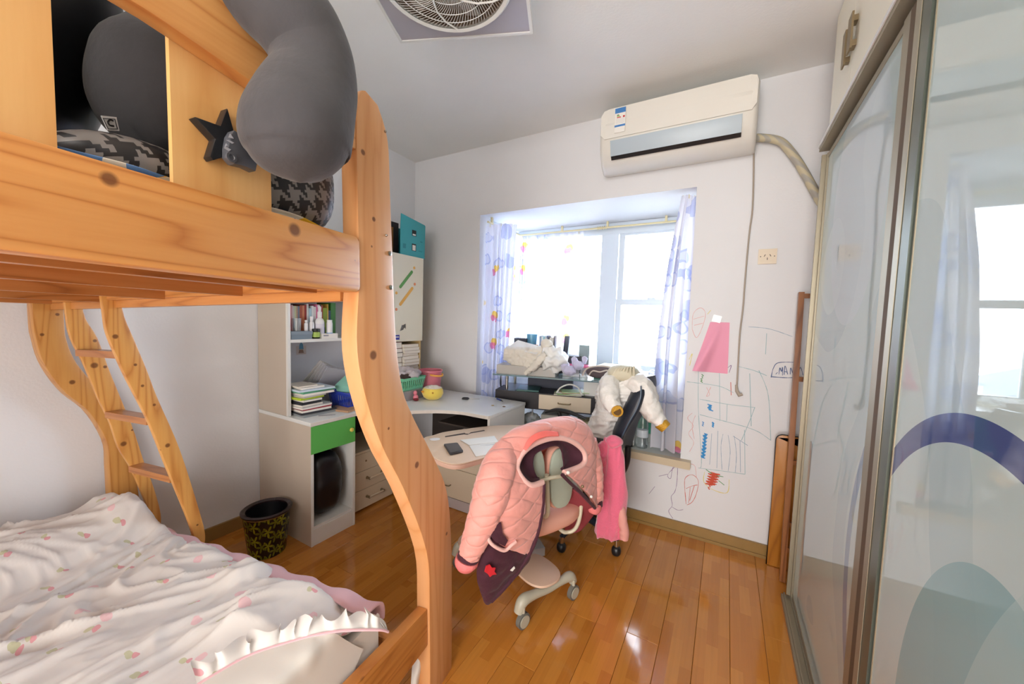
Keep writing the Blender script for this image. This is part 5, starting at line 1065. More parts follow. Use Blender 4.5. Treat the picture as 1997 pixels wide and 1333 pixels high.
# ------------------------------------------------------------------ children's chair
CH = Matrix.Translation((-.83, 1.60, 0)) @ Matrix.Rotation(1.147, 4, 'Z')
CP = mat('chair pink', (236, 176, 156), .55); CSH = mat('grey green shell', (176, 184, 168), .45); FP = mat('beige footplate', (226, 194, 170), .4)
kc = thing('kids_chair', 'pink and grey children\'s swivel chair under the pink jacket', 'chair', (-.83, 1.60, 0))
def CW(p): return CH @ Vector(p)
def caster(par, p, r, m, mw, stem=.05, ang=0.0, w_=.020):
    c = tube('caster', [(p[0]-w_/2*math.cos(ang), p[1]-w_/2*math.sin(ang), p[2]), (p[0]+w_/2*math.cos(ang), p[1]+w_/2*math.sin(ang), p[2])], r, m, par, seg=24)
    for s_ in (-1, 1): tube('caster_disc', [(p[0]+s_*(w_/2+.0004)*math.cos(ang), p[1]+s_*(w_/2+.0004)*math.sin(ang), p[2]), (p[0]+s_*(w_/2+.004)*math.cos(ang), p[1]+s_*(w_/2+.004)*math.sin(ang), p[2])], r*.76, mw, c, seg=24)
    tube('caster_stem', [(p[0], p[1], p[2]+r*.3), (p[0], p[1], p[2]+stem)], .008, mw, c, seg=8)
    return c
RIM = mat('caster rim', (112, 112, 106), .5)
for yy, xs in ((-.215, (-.155, .145)), (.28, (-.20, .19))):
    a_, b_ = xs
    tube('base_bar', [CW((a_-.012, yy, .062)), CW((a_+.01, yy, .105)), CW((a_+.07, yy, .108)), CW((0, yy, .100)), CW((b_-.07, yy, .104)), CW((b_-.01, yy, .105)), CW((b_+.012, yy, .075))], [.021, .025, .020, .018, .018, .023, .021], GREYP, kc, seg=14, n=40)
    for xx in xs: caster(kc, CW((xx, yy-.018, .0345)), .034, RIM, GREYP, .06, 1.147-.55+PI/2*0-.9)
tube('base_beam', [CW((0, -.20, .10)), CW((0, .27, .10))], .018, GREYP, kc, seg=12)
def plate(name, cx_, cy_, hw, hl, z, m, p_=2.6):
    pts = []
    for k in range(40):
        a = 2*PI*k/40; c_, s_ = math.cos(a), math.sin(a); pts.append((cx_+hw*abs(c_)**(2/p_)*(1 if c_ > 0 else -1), cy_+hl*abs(s_)**(2/p_)*(1 if s_ > 0 else -1)))
    return prism(name, pts, 'z', z, z+.012, m, kc, .003, CH)
plate('footplate', .005, -.125, .092, .115, .128, FP); plate('footplate', -.02, .235, .19, .095, .128, FP)
tube('chair_column', [CW((0, 0, .09)), CW((0, 0, .38))], .028, GREYP, kc, seg=16)
blob('seat', (0, 0, 0), (.215, .215, .060), CP, kc, p=3.0, M=CH @ Matrix.Translation((.005, -.055, .425)), seg=40, ring=20)
blob('seat_shell', (0, 0, 0), (.18, .17, .018), CSH, kc, p=2.8, M=CH @ Matrix.Translation((0, -.04, .372)))
padc = [Vector((-0.588,1.484,0.6397)), Vector((-0.6541,1.338,0.6767))]
for k, c in enumerate(padc):
    R_ = Matrix.Translation(c) @ Matrix.Rotation(1.147, 4, 'Z') @ Matrix.Rotation(-.08, 4, 'X')
    pts = []
    for j in range(40):
        a = 2*PI*j/40; c_, s_ = math.cos(a), math.sin(a); p_ = 2.5; wv = .064+.006*(s_ < 0)*abs(s_); pts.append((wv*abs(c_)**(2/p_)*(1 if c_ > 0 else -1), .128*abs(s_)**(2/p_)*(1 if s_ > 0 else -1)))
    prism('back_cushion', [(x*1.10, z_*1.05) for x, z_ in pts], 'y', .004, .040, CP, kc, .010, R_); prism('back_shell', pts, 'y', -.016, .0035, CSH, kc, .010, R_)
tube('back_frame', [(-0.6246,1.306,0.6829), (-0.608,1.318,0.6782), (-0.5797,1.369,0.6813), (-0.5553,1.435,0.6719), (-0.5455,1.494,0.6602)], .008, TUBEM, kc, seg=10, n=24)
tube('back_stem', [(-0.6064,1.383,0.6828), (-0.6019,1.393,0.5714), (-0.619,1.428,0.4845), CW((0, -.12, .385))], .010, TUBEM, kc, seg=10, n=24)
tube('arm_loop', [(-0.5518,1.626,0.5609), (-0.5438,1.643,0.5195), (-0.5419,1.648,0.4443), (-0.5461,1.638,0.3854), (-0.5611,1.629,0.3454), (-0.5886,1.617,0.3278), (-0.6261,1.607,0.3358), CW((.10, -.05, .385))], .009, TUBEM, kc, seg=12, n=50)

# ------------------------------------------------------------------ pink jacket over the children's chair
PJ = quilt_mat('pink quilted cotton', (234, 160, 150), cell=14.0); PJT = mat('pale pink trim', (240, 190, 182), .7, sheen=.3, bump=.2, bscale=120); MAR = mat('maroon lining', (66, 22, 40), .8, sheen=.1, bump=.2, bscale=60); PK = mat('coral rib knit', (230, 128, 128), .85, bump=.3, bscale=150); CORAL = mat('coral lining', (150, 62, 72), .8)
pj = thing('pink_jacket', 'pink quilted jacket with maroon lining draped over the children\'s chair', 'jacket', (-.6, 1.45, .4))
R = [
 [(-0.582,1.291,0.6909), (-0.5817,1.287,0.6213), (-0.5877,1.278,0.5415), (-0.5998,1.264,0.4731), (-0.6149,1.254,0.4112)],
 [(-0.6003,1.226,0.6988), (-0.6053,1.178,0.6409), (-0.6167,1.153,0.5819), (-0.6294,1.137,0.5379), (-0.6464,1.136,0.4926)],
 [(-0.6257,1.194,0.7356), (-0.6389,1.128,0.7094), (-0.6567,1.101,0.6598), (-0.6708,1.081,0.6177), (-0.6855,1.073,0.5724)],
 [(-0.6462,1.197,0.7725), (-0.6743,1.159,0.7711), (-0.705,1.14,0.7263), (-0.7226,1.125,0.6695), (-0.7282,1.113,0.6055)],
 [(-0.6439,1.239,0.811), (-0.6784,1.211,0.8399), (-0.7216,1.2,0.8303), (-0.76,1.212,0.7783), (-0.7755,1.226,0.6769)],
 [(-0.6203,1.303,0.8354), (-0.6463,1.294,0.8738), (-0.6943,1.285,0.8778), (-0.7368,1.312,0.8378), (-0.7567,1.366,0.682)],
 [(-0.5804,1.392,0.8398), (-0.5967,1.404,0.8806), (-0.6304,1.427,0.8913), (-0.6724,1.48,0.8517), (-0.697,1.547,0.6826)],
 [(-0.544,1.472,0.8141), (-0.5478,1.513,0.8653), (-0.5721,1.556,0.8831), (-0.6079,1.623,0.8384), (-0.6318,1.692,0.6512)],
 [(-0.5123,1.543,0.7602), (-0.5097,1.597,0.81), (-0.5272,1.656,0.8204), (-0.5614,1.726,0.7795), (-0.5834,1.799,0.6014)],
 [(-0.5021,1.553,0.7136), (-0.4905,1.616,0.7268), (-0.4998,1.692,0.7138), (-0.5252,1.758,0.6586), (-0.5393,1.8,0.5059)],
 [(-0.5099,1.512,0.696), (-0.4983,1.562,0.6681), (-0.4883,1.633,0.6103), (-0.4874,1.696,0.5334), (-0.4952,1.727,0.4356)],
 [(-0.5415,1.41,0.6973), (-0.5217,1.468,0.6505), (-0.504,1.527,0.5969), (-0.4868,1.595,0.5352), (-0.4735,1.653,0.4614)]]
def puff(i, j): return .010*(.5-abs(((i*9+j*2.0) % 1)-.5))+.008*noise.noise(Vector((i*7, j*5, 1)))
loft('jacket_body', R, PJ, pj, nu=110, nv=40, thick=.016, nz=(.0035, 16, True))
rimp = [r[0] for r in R]
tube('collar_trim', [rimp[0]] + rimp[1:-1] + [rimp[-1]], .0115, PJT, pj, seg=12, n=80)
inn = [(-0.6082,1.318,0.6909), (-0.6166,1.311,0.6995), (-0.6254,1.304,0.7248), (-0.631,1.304,0.7568), (-0.63,1.318,0.7815), (-0.6176,1.358,0.7911), (-0.5972,1.403,0.797), (-0.5818,1.437,0.7902), (-0.574,1.455,0.7647), (-0.5684,1.455,0.7393), (-0.5603,1.449,0.7167), (-0.5522,1.43,0.7029)]
loft('collar_lining', [[a, tuple((Vector(a)+Vector(b_))/2 + Vector((-.02, .012, 0))), b_] for a, b_ in zip(rimp, inn)], MAR, pj, nu=70, nv=10, thick=.004)
# turned-out lining of the left front, its pocket and patch
Lr = [[(-0.702,1.078,0.5798), (-0.6672,1.126,0.5099), (-0.6347,1.186,0.4499), (-0.6032,1.273,0.4424)], [(-0.7128,1.069,0.5018), (-0.6725,1.102,0.4634), (-0.6372,1.173,0.4124), (-0.6171,1.252,0.3828)], [(-0.7226,1.064,0.4212), (-0.6865,1.083,0.4004), (-0.6605,1.141,0.3675), (-0.6465,1.206,0.3414)], [(-0.7216,1.078,0.3551), (-0.6968,1.085,0.3455), (-0.682,1.117,0.3246), (-0.6722,1.164,0.307)], [(-0.7118,1.1,0.2865), (-0.7048,1.103,0.2753), (-0.7011,1.112,0.2693), (-0.6998,1.127,0.2716)]]
lo_ = loft('front_lining', Lr, MAR, pj, nu=50, nv=40, thick=.010, nz=(.006, 12, True))
tube('front_edge', [(-0.5776,1.291,0.6858), (-0.5758,1.285,0.6033), (-0.5866,1.271,0.4942), (-0.6065,1.246,0.4186), (-0.6377,1.201,0.3557), (-0.6641,1.157,0.3143), (-0.6934,1.117,0.2791)], .0085, MAR, pj, seg=10, n=60)
def oblpoly(name, pts, m, par, th=.004):
    bm = bmesh.new(); f = bm.faces.new([bm.verts.new(p) for p in pts]); bmesh.ops.triangulate(bm, faces=[f]); o = put(name, bm, m, par); mo = o.modifiers.new('t', 'SOLIDIFY'); mo.thickness = th; mo.offset = 0; return o
oblpoly('pocket_patch', [(-0.6692,1.044,0.6103), (-0.662,1.055,0.6164), (-0.6524,1.066,0.6065), (-0.639,1.081,0.6126), (-0.6357,1.089,0.5695), (-0.6275,1.112,0.5381), (-0.6351,1.105,0.5167), (-0.6535,1.071,0.5448), (-0.6697,1.052,0.5768)], MAR, pj, .006)
tube('pocket_band', [(-0.6744,1.047,0.5744), (-0.6632,1.057,0.5435), (-0.6471,1.083,0.5149), (-0.6343,1.111,0.4983), (-0.621,1.131,0.5112), (-0.6136,1.148,0.5166)], .0065, PJT, pj, seg=8, n=24)
oblpoly('flower_patch', [(-0.6789,1.056,0.4552), (-0.6722,1.069,0.456), (-0.6679,1.076,0.4422), (-0.6616,1.09,0.4363), (-0.6632,1.086,0.4246), (-0.6594,1.095,0.4096), (-0.6672,1.08,0.4137), (-0.6722,1.071,0.4095), (-0.6766,1.064,0.4235), (-0.6826,1.053,0.4352)], mat('red patch', (206, 36, 48), .7), lo_)
oblpoly('care_tag', [(-0.6356,1.153,0.3976), (-0.6281,1.169,0.4063), (-0.627,1.172,0.3994), (-0.6317,1.161,0.392)], PAPER, lo_)
# right front folded open, with buttons, and coral inside
tube('front_edge', [(-0.544,1.395,0.6935), (-0.524,1.439,0.6477), (-0.5032,1.5,0.5921), (-0.4827,1.57,0.5256), (-0.4721,1.632,0.471)], .0075, MAR, pj, seg=10, n=30)
loft('open_front', [[(-0.5718,1.532,0.5913), (-0.5292,1.578,0.5445), (-0.497,1.65,0.4708), (-0.4875,1.72,0.4284)], [(-0.6021,1.611,0.4552), (-0.5715,1.679,0.3966), (-0.5368,1.732,0.3624), (-0.5159,1.754,0.3689)], [(-0.6218,1.665,0.2959), (-0.6013,1.71,0.2747), (-0.5759,1.742,0.2774), (-0.5538,1.767,0.3041)]], CORAL, pj, nu=24, nv=24, thick=.008)
for c_, m_, r_ in (((-0.521,1.402,0.7049), PAPER, .0075), ((-0.4877,1.49,0.6221), BRONZE, .0065), ((-0.4703,1.563,0.5526), PAPER, .0065)):
    blob('button', c_, (r_, r_, r_), m_, pj)
# sleeves
def sleeve(name, pts, rad, cuffpts, cuffr, ribpts, ribr, m, cm, rm):
    s = tube(name, pts, rad, m, pj, seg=32, n=60, nz=(.006, 20, True))
    tube('cuff_band', cuffpts, cuffr, cm, s, seg=20); tube('rib_cuff', ribpts, ribr, rm, s, seg=20, n=12)
sleeve('sleeve', [(-0.7096,1.227,0.817), (-0.7027,1.169,0.7749), (-0.6946,1.126,0.7338), (-0.6956,1.1,0.687), (-0.7005,1.077,0.6335), (-0.7151,1.056,0.5695), (-0.7322,1.043,0.5091), (-0.7396,1.038,0.4863)], [.045, .062, .066, .066, .058, .050, .041, .038], [(-0.7388,1.04,0.4932), (-0.7433,1.035,0.4719)], .039, [(-0.7433,1.035,0.4719), (-0.747,1.032,0.4537), (-0.7483,1.031,0.4346)], [.042, .041, .028], PJ, MAR, PK)
sleeve('sleeve', [(-0.5419,1.672,0.7553), (-0.5239,1.688,0.6807), (-0.507,1.701,0.601), (-0.4948,1.703,0.5334), (-0.4901,1.714,0.4679)], [.05, .05, .046, .038, .031], [(-0.4918,1.71,0.4765), (-0.491,1.712,0.4458)], .032, [(-0.4926,1.708,0.4519), (-0.4942,1.693,0.4308), (-0.4966,1.687,0.415)], [.032, .031, .02], PJ, MAR, PK)
loft('jacket_hood', [[(-0.6324,1.215,0.836), (-0.6221,1.256,0.8722), (-0.5993,1.321,0.8818), (-0.5676,1.391,0.8656)], [(-0.6205,1.218,0.83), (-0.6056,1.263,0.8575), (-0.5835,1.317,0.8632), (-0.5582,1.38,0.8533)]], mat('hot coral', (250, 120, 112), .7), pj, nu=10, nv=24, thick=.004)

# ------------------------------------------------------------------ black office chair
oc = thing('office_chair', 'black office chair with curved back facing the window desk', 'chair', (-.70, 2.20, 0))
OCB = mat('black mesh plastic', (30, 36, 48), .38); SEATM = mat('black seat cloth', (28, 28, 32), .85)
for k in range(5):
    a = math.radians(-99.6+72*k); e = (-.70+.262*math.cos(a), 2.20+.262*math.sin(a))
    tube('base_arm', [(-.70, 2.20, .115), ((-.70+e[0])/2, (2.20+e[1])/2, .108), (e[0], e[1], .088)], [.026, .020, .014], OCB, oc, seg=10)
    c = blob('caster', (e[0], e[1], .0290), (.026, .026, .0285), BLACKP, oc, p=2.4, seg=20, ring=14); tube('caster_stem', [(e[0], e[1], .054), (e[0], e[1], .092)], .013, CHROME, c, seg=12)
tube('gas_lift', [(-.70, 2.20, .10), (-.70, 2.20, .40)], .026, BLACKP, oc, seg=16)
blob('seat', (-.72, 2.19, .445), (.215, .215, .045), SEATM, oc, p=3.2, seg=36, ring=16)
secs = []
for (xa, za), (xb, zb), w0, w1 in (((-0.3836,1.007), (-0.3505,1.008), 2.05, 2.34), ((-0.4119,0.9501), (-0.3473,0.9449), 2.00, 2.38), ((-0.4397,0.8726), (-0.3662,0.8672), 1.985, 2.39), ((-0.4756,0.7841), (-0.4036,0.7852), 1.985, 2.39), ((-0.5021,0.7066), (-0.4417,0.6984), 2.0, 2.38), ((-0.5098,0.6373), (-0.4516,0.6267), 2.04, 2.34), ((-0.4879,0.5853), (-0.4572,0.5751), 2.08, 2.30)):
    m_ = (w0+w1)/2; secs.append([(xa, w0+.02, za), (xa-.035, m_, za), (xa, w1-.02, za), (xb, w1, zb), (xb-.035, m_, zb), (xb, w0, zb)])
loft('backrest', secs, OCB, oc, nu=44, nv=36, closed=True, caps=True)
tube('back_bracket', [(-.455, 2.19, .60), (-.46, 2.19, .50), (-.50, 2.19, .42), (-.60, 2.19, .395)], .018, BLACKP, oc, seg=10, n=20)
tube('back_rib', [(-0.3647,1.985,0.993), (-0.3622,1.975,0.9339), (-0.381,1.972,0.8652), (-0.4183,1.972,0.7838), (-0.4563,1.985,0.6858)], .004, mat('blue grey edge', (70, 90, 110), .3), oc, seg=6, n=24)
for yy, pp_ in ((1.97, ((-0.6802,1.97,0.6582), (-0.616,1.97,0.6704), (-0.5449,1.97,0.6727), (-0.4812,1.97,0.6657))), (2.40, ((-1.079,2.4,0.6586), (-0.9975,2.4,0.6893), (-0.8951,2.4,0.6869), (-0.7814,2.4,0.6627)))):
    arm = tube('armrest', list(pp_), [.012, .022, .022, .010], BLACKP, oc, seg=14, n=24, flat=.6, up=(0, 0, 1))
    p0 = Vector(pp_[1]); tube('arm_post', [p0+Vector((.02, 0, -.012)), p0+Vector((.05, 0, -.12)), (p0.x+.04, 2.19+(.20 if yy > 2.2 else -.20), .44)], .014, BLACKP, arm, seg=10, n=16)

# ------------------------------------------------------------------ white puffer jacket on the office chair
WJ = mat('white puffer nylon', (226, 224, 220), .5, bump=1.0, bscale=24); GOLD = mat('gold cuff', (196, 148, 40), .4, metal=.2, bump=.5, bscale=160); RIB = mat('cream rib knit', (204, 198, 176), .85)
wj = thing('white_jacket', 'white puffer jacket with gold cuffs hung over the office chair', 'jacket', (-.6, 2.15, .65))
def ringbody(name, secs_, m, par, k=28, nz=None, nu=60):
    rows = []
    for pl_, pr_, dep in secs_:
        a, b_ = Vector(pl_), Vector(pr_); c = (a+b_)/2; h_ = (b_-a)/2
        rows.append([c + h_*math.cos(2*PI*j/12) + Vector((0, -1, 0))*dep*math.sin(2*PI*j/12) for j in range(12)])
    return loft(name, rows, m, par, nu=nu, nv=k*2, closed=True, caps=True, nz=nz)
ringbody('jacket_body', [((-0.5726,2.14,1.03), (-0.419,2.14,1.045), .04), ((-0.6178,2.14,0.9711), (-0.3789,2.14,1.009), .09), ((-0.6388,2.14,0.899), (-0.3706,2.14,0.953), .115), ((-0.6353,2.14,0.8234), (-0.4152,2.14,0.8609), .12), ((-0.6625,2.14,0.7425), (-0.4502,2.14,0.7769), .125), ((-0.6933,2.14,0.6597), (-0.4859,2.14,0.691), .125), ((-0.6782,2.14,0.6064), (-0.506,2.14,0.6275), .11), ((-0.6368,2.14,0.5897), (-0.5282,2.14,0.5991), .06)], WJ, wj, nz=(.018, 15, True, (1, 1, 1.6)), nu=110)
s = tube('sleeve', [(-0.4479,2.08,0.9978), (-0.3895,2.06,0.9904), (-0.3554,2.06,0.9395), (-0.3371,2.06,0.8871), (-0.3022,2.05,0.8397), (-0.27,2.05,0.8016)], [.04, .055, .062, .056, .048, .036], WJ, wj, seg=28, n=50, nz=(.010, 16, True))
tube('gold_cuff', [(-0.2726,2.05,0.8038), (-0.2415,2.05,0.7795)], [.036, .031], GOLD, s, seg=20)
s = tube('sleeve', [(-0.5431,2.06,0.9899), (-0.5297,2,0.9351), (-0.5096,1.975,0.8865), (-0.4759,1.955,0.8569)], [.05, .052, .046, .036], WJ, wj, seg=28, n=36, nz=(.008, 18, True))
tube('gold_cuff', [(-0.4765,1.957,0.8592), (-0.463,1.925,0.8569)], [.028, .030], GOLD, s, seg=20); tube('cuff_opening', [(-0.4633,1.926,0.8566), (-0.4626,1.923,0.8572)], [.020, .020], mat('cuff dark', (96, 66, 20), .8), s, seg=16)
h_ = blob('knit_collar', (-0.482,2.1,1.034), (.085, .08, .045), RIB, wj, p=2.2)
for k in range(7): tube('collar_fold', [(-0.5357,2.03,1.006) if False else (Vector((-0.5327,2.04,1.005))+Vector((.020*k, .0, .004*k))), Vector((-0.5101,2.03,1.054))+Vector((.016*k, 0, .004*k)), Vector((-0.4855,2.06,1.075))+Vector((.011*k, 0, -.001*k))], .006, RIB, h_, seg=8, n=14)

# ------------------------------------------------------------------ pink towel robe over the near armrest
TW = mat('pink fleece', (232, 108, 138), .95, sheen=.8, bump=.4, bscale=130); TW2 = mat('peach quilted cloth', (226, 160, 150), .8)
tw = thing('pink_robe', 'pink fleece robe hanging from the near armrest of the office chair', 'robe', (-.52, 1.92, .1))
ringbody('robe_skirt', [((-0.5214,1.93,0.7103), (-0.4522,1.93,0.7179), .03), ((-0.5265,1.92,0.6489), (-0.432,1.92,0.6762), .04), ((-0.5172,1.92,0.5683), (-0.413,1.92,0.6053), .042), ((-0.5276,1.92,0.4411), (-0.3994,1.92,0.4876), .045), ((-0.5375,1.92,0.2983), (-0.3909,1.92,0.3685), .045), ((-0.5496,1.92,0.1983), (-0.3932,1.92,0.2591), .042), ((-0.5315,1.92,0.1701), (-0.4034,1.92,0.201), .03)], TW, tw, nz=(.016, 9, True, (2.4, 1, .25)))
blob('robe_knot', (-0.5224,1.9,0.6284), (.030, .035, .062), TW, tw, nz=(.016, 14)); blob('robe_knot', (-0.4724,1.91,0.6979), (.045, .04, .030), TW, tw, nz=(.014, 14))
tube('robe_sleeve', [(-0.4179,1.9,0.383), (-0.4045,1.9,0.3194), (-0.3935,1.9,0.2552), (-0.3941,1.9,0.2144)], [.018, .022, .024, .022], TW2, tw, seg=16, n=24, nz=(.004, 30, True))

# ------------------------------------------------------------------ black glass-topped desk standing on the bay sill
D2 = Matrix.Translation((-1.51, 2.385, OZ0+.001)) @ Matrix.Rotation(.245, 4, 'Z')
def DW(p): return D2 @ Vector(p)
gd = thing('glass_desk', 'black desk with beige drawer and raised glass top on the bay sill', 'desk', tuple(DW((.43, .2, 0))))
GLS, nt, b = nodes('green glass'); b.inputs['Base Color'].default_value = (*lin((206, 232, 228)), 1); b.inputs['Roughness'].default_value = .03; b.inputs['Transmission Weight'].default_value = .85
box('glass_top', (-.01, .0, .408), (.88, .40, .417), GLS, gd, .002, D2)
ge = box('glass_edge', (-.01, -.004, .4085), (.88, -.0005, .4165), mat('glass edge', (104, 132, 138), .2), gd, .001, D2)
for (x, y_) in ((.075, .10), (.075, .34), (.40, .34), (.80, .10), (.80, .34)): tube('glass_post', [DW((x, y_, .2905)), DW((x, y_, .4075))], .011, STEEL, gd, seg=14)
box('desk_body', (.0, .045, .165), (.87, .39, .290), BLACKL, gd, .004, D2)
for x0 in (.0, .845): box('desk_leg', (x0, .06, .0005), (x0+.025, .38, .1645), BLACKL, gd, .002, D2)
dd = box('drawer', (.345, .036, .175), (.725, .0445, .282), CREAM, gd, .002, D2)
tube('drawer_handle', [DW((.49, .036, .232)), DW((.495, .024, .229)), DW((.535, .021, .228)), DW((.575, .024, .229)), DW((.58, .036, .232))], .0045, BRONZE, dd, seg=8, n=16)
ZG = OZ0+.001+.4178
# grey riser box draped with cloths
def rbox(name, label, cat_, a, b_, m, bev=.003, group=None):
    o = box(name, a, b_, m, None, bev, D2); return tag(o, label, cat_, group)
rbox('grey_box', 'long pale grey box on the glass top under the white cloths', 'box', (.01, .03, .4181), (.46, .22, .485), mat('pale grey board', (190, 186, 180), .6))
CLW = mat('white towelling', (232, 226, 214), .9, bump=.3, bscale=70)
c1 = thing('white_cloth', 'cream cloth folded over the left of the grey box', 'cloth', tuple(DW((.16, .1, .49))))
rows = [[(-1.493,2.49,0.9972), (-1.409,2.49,0.9566), (-1.326,2.49,0.9015), (-1.253,2.49,0.9321), (-1.183,2.49,0.9922)], [(-1.48,2.475,1.039), (-1.386,2.47,1.031), (-1.302,2.47,1.014), (-1.228,2.475,1.035), (-1.167,2.485,1.062)], [(-1.479,2.485,1.083), (-1.385,2.48,1.085), (-1.297,2.48,1.087), (-1.217,2.49,1.096), (-1.168,2.5,1.107)], [(-1.514,2.6,1.09), (-1.429,2.6,1.096), (-1.347,2.6,1.097), (-1.267,2.6,1.106), (-1.206,2.6,1.11)]]
loft('cloth_sheet', rows, CLW, c1, nu=36, nv=50, thick=.008, nz=(.010, 24, True))
c2 = thing('white_cloth', 'crumpled white cloth heaped beside the cream cloth', 'cloth', tuple(DW((.40, .1, .49))))
blob('cloth_heap', (-1.095,2.53,1.027), (.115, .07, .085), mat('white cotton', (236, 236, 234), .9), c2, nz=(.045, 11, True), seg=48, ring=36); blob('cloth_heap', (-1.149,2.53,1.129), (.042, .04, .042), CLW, c2, nz=(.012, 22), seg=32)
tube('cloth_fold', [(-1.123,2.46,1.067), (-1.165,2.45,1.02), (-1.213,2.45,0.963), (-1.274,2.45,0.9113)], [.02, .028, .026, .012], CLW, c2, seg=16, n=30, nz=(.012, 22, True))
sh = thing('white_sheet', 'white card sheet lying across the cream cloth', 'paper', (-1.331,2.5,1.119)); oblpoly('sheet', [(-1.465,2.5,1.091), (-1.431,2.6,1.145), (-1.183,2.55,1.107), (-1.187,2.44,1.06)], PAPER, sh, .002); oblpoly('green_tab', [(-1.414,2.555,1.099), (-1.377,2.57,1.125), (-1.297,2.555,1.107)], mat('lime tab', (190, 214, 90), .5), sh, .002)
# things standing at the back of the glass
ZR = .4181
rbox('black_riser', 'dark flat riser at the back of the glass top', 'stand', (.06, .25, ZR), (.62, .385, .56), mat('riser dark', (52, 54, 62), .5))
ZS2 = .5606
def onr(x0, y0, w_, d_, h_, m, name, label, cat_, group=None, z=ZS2): return rbox(name, label, cat_, (x0, y0, z), (x0+w_, y0+d_, z+h_), m, .002, group)
onr(.075, .27, .105, .09, .12, mat('navy card', (56, 64, 84), .5), 'navy_box', 'navy box at the left end behind the cloths', 'box')
t = thing('blue_tumbler', 'tall translucent blue tumbler standing behind the white card', 'tumbler', tuple(DW((.235, .31, ZS2)))); lathe('tumbler_wall', [(0, .003), (.034, .003), (.042, .155), (.044, .155), (.036, .0006), (0, .0006)], tuple(DW((.212, .32, ZS2))), mat('blue plastic clear', (130, 196, 226), .2, trans=.35), t, seg=28)
onr(.250, .258, .028, .02, .075, mat('orange card', (206, 140, 100), .5), 'orange_box', 'small orange box in front of the blue tumbler', 'box')
bcol = [((150, 168, 196), .016, .145, 'blue-grey'), ((226, 230, 232), .012, .14, 'white'), ((150, 196, 206), .014, .145, 'pale teal'), ((214, 220, 226), .012, .142, 'silver'), ((96, 108, 136), .014, .15, 'slate blue'), ((40, 42, 52), .007, .14, 'thin black'), ((232, 228, 218), .032, .135, 'thick cream'), ((44, 40, 46), .006, .15, 'black-covered')]
x = .285
for c_, w_, h_2, nm in bcol:
    onr(x, .265, w_, .10, h_2, mat('book %d %d %d' % c_, c_, .5), 'book', nm + ' book standing in the row on the window desk', 'book', 'books in the row at the window'); x += w_+.0015
bk = thing('bookend', 'dark grey wedge-shaped magazine holder beside the window books', 'bookend', tuple(DW((.50, .3, ZS2))))
prism('holder_side', [(.265, ZS2), (.380, ZS2), (.380, ZS2+.15), (.365, ZS2+.15)], 'x', .475, .478, mat('slate plastic', (90, 98, 120), .5), bk, 0, D2); prism('holder_side', [(.265, ZS2), (.380, ZS2), (.380, ZS2+.15), (.365, ZS2+.15)], 'x', .512, .515, bpy.data.materials['slate plastic'], bk, 0, D2); box('holder_back', (.4785, .377, ZS2), (.5115, .380, ZS2+.15), bpy.data.materials['slate plastic'], bk, 0, D2)
PKL = mat('pink lid', (232, 90, 140), .35)
for k, (x0, w_, lb) in enumerate(((.50, .125, 'left clear food box with pink lid on the window desk'), (.632, .09, 'right clear food box with pink lid on the window desk'))):
    t = thing('food_box', lb, 'box', tuple(DW((x0+w_/2, .18, ZR))), 'pink-lidded boxes'); box('box_body', (x0, .14, ZR), (x0+w_, .24, ZR+.07), CASE, t, .006, D2); box('box_lid', (x0-.003, .137, ZR+.0705), (x0+w_+.003, .243, ZR+.085), PKL, t, .004, D2)
pl_ = thing('lavender_plush', 'small lavender plush toy slumped on the glass top', 'plush toy', (-0.9319,2.5,0.9147)); LV = mat('lavender plush', (200, 198, 226), .95, sheen=.6, bump=.2, bscale=90)
for c_, r_ in (((-0.9531,2.5,0.9602), (.050, .04, .036)), ((-0.8935,2.52,1), (.035, .032, .030)), ((-1.001,2.52,0.9831), (.026, .024, .030)), ((-0.857,2.54,1.038), (.020, .018, .026)), ((-0.9289,2.53,1.026), (.022, .02, .03))): blob('plush_limb', c_, r_, LV, pl_, nz=(.008, 26))
ht_ = thing('patterned_case', 'dark brown and cream rounded case at the right of the glass top', 'case', (-0.7127,2.56,0.9557)); BRN = mat('brown felt', (92, 80, 84), .8); CRM = mat('cream piping', (206, 194, 184), .8)
blob('case_body', (-0.7419,2.56,0.9635), (.105, .055, .045), BRN, ht_, p=2.4); tube('case_piping', [(-0.8602,2.52,0.9308), (-0.8225,2.5,0.9872), (-0.7329,2.498,1.013), (-0.6487,2.51,1.006), (-0.6184,2.53,0.9826)], .006, CRM, ht_, seg=8, n=24); tube('case_piping', [(-0.8109,2.505,0.9377), (-0.7802,2.495,0.974), (-0.7298,2.494,0.972), (-0.682,2.496,0.987), (-0.6624,2.505,0.9601)], .005, CRM, ht_, seg=8, n=24)
tag(rbox('grey_card', 'grey green board standing at the right behind the pink-lidded boxes', 'board', (.60, .30, ZR), (.68, .306, ZR+.23), mat('grey green board', (132, 152, 152), .5)), 'grey green board standing at the right behind the pink-lidded boxes', 'board')
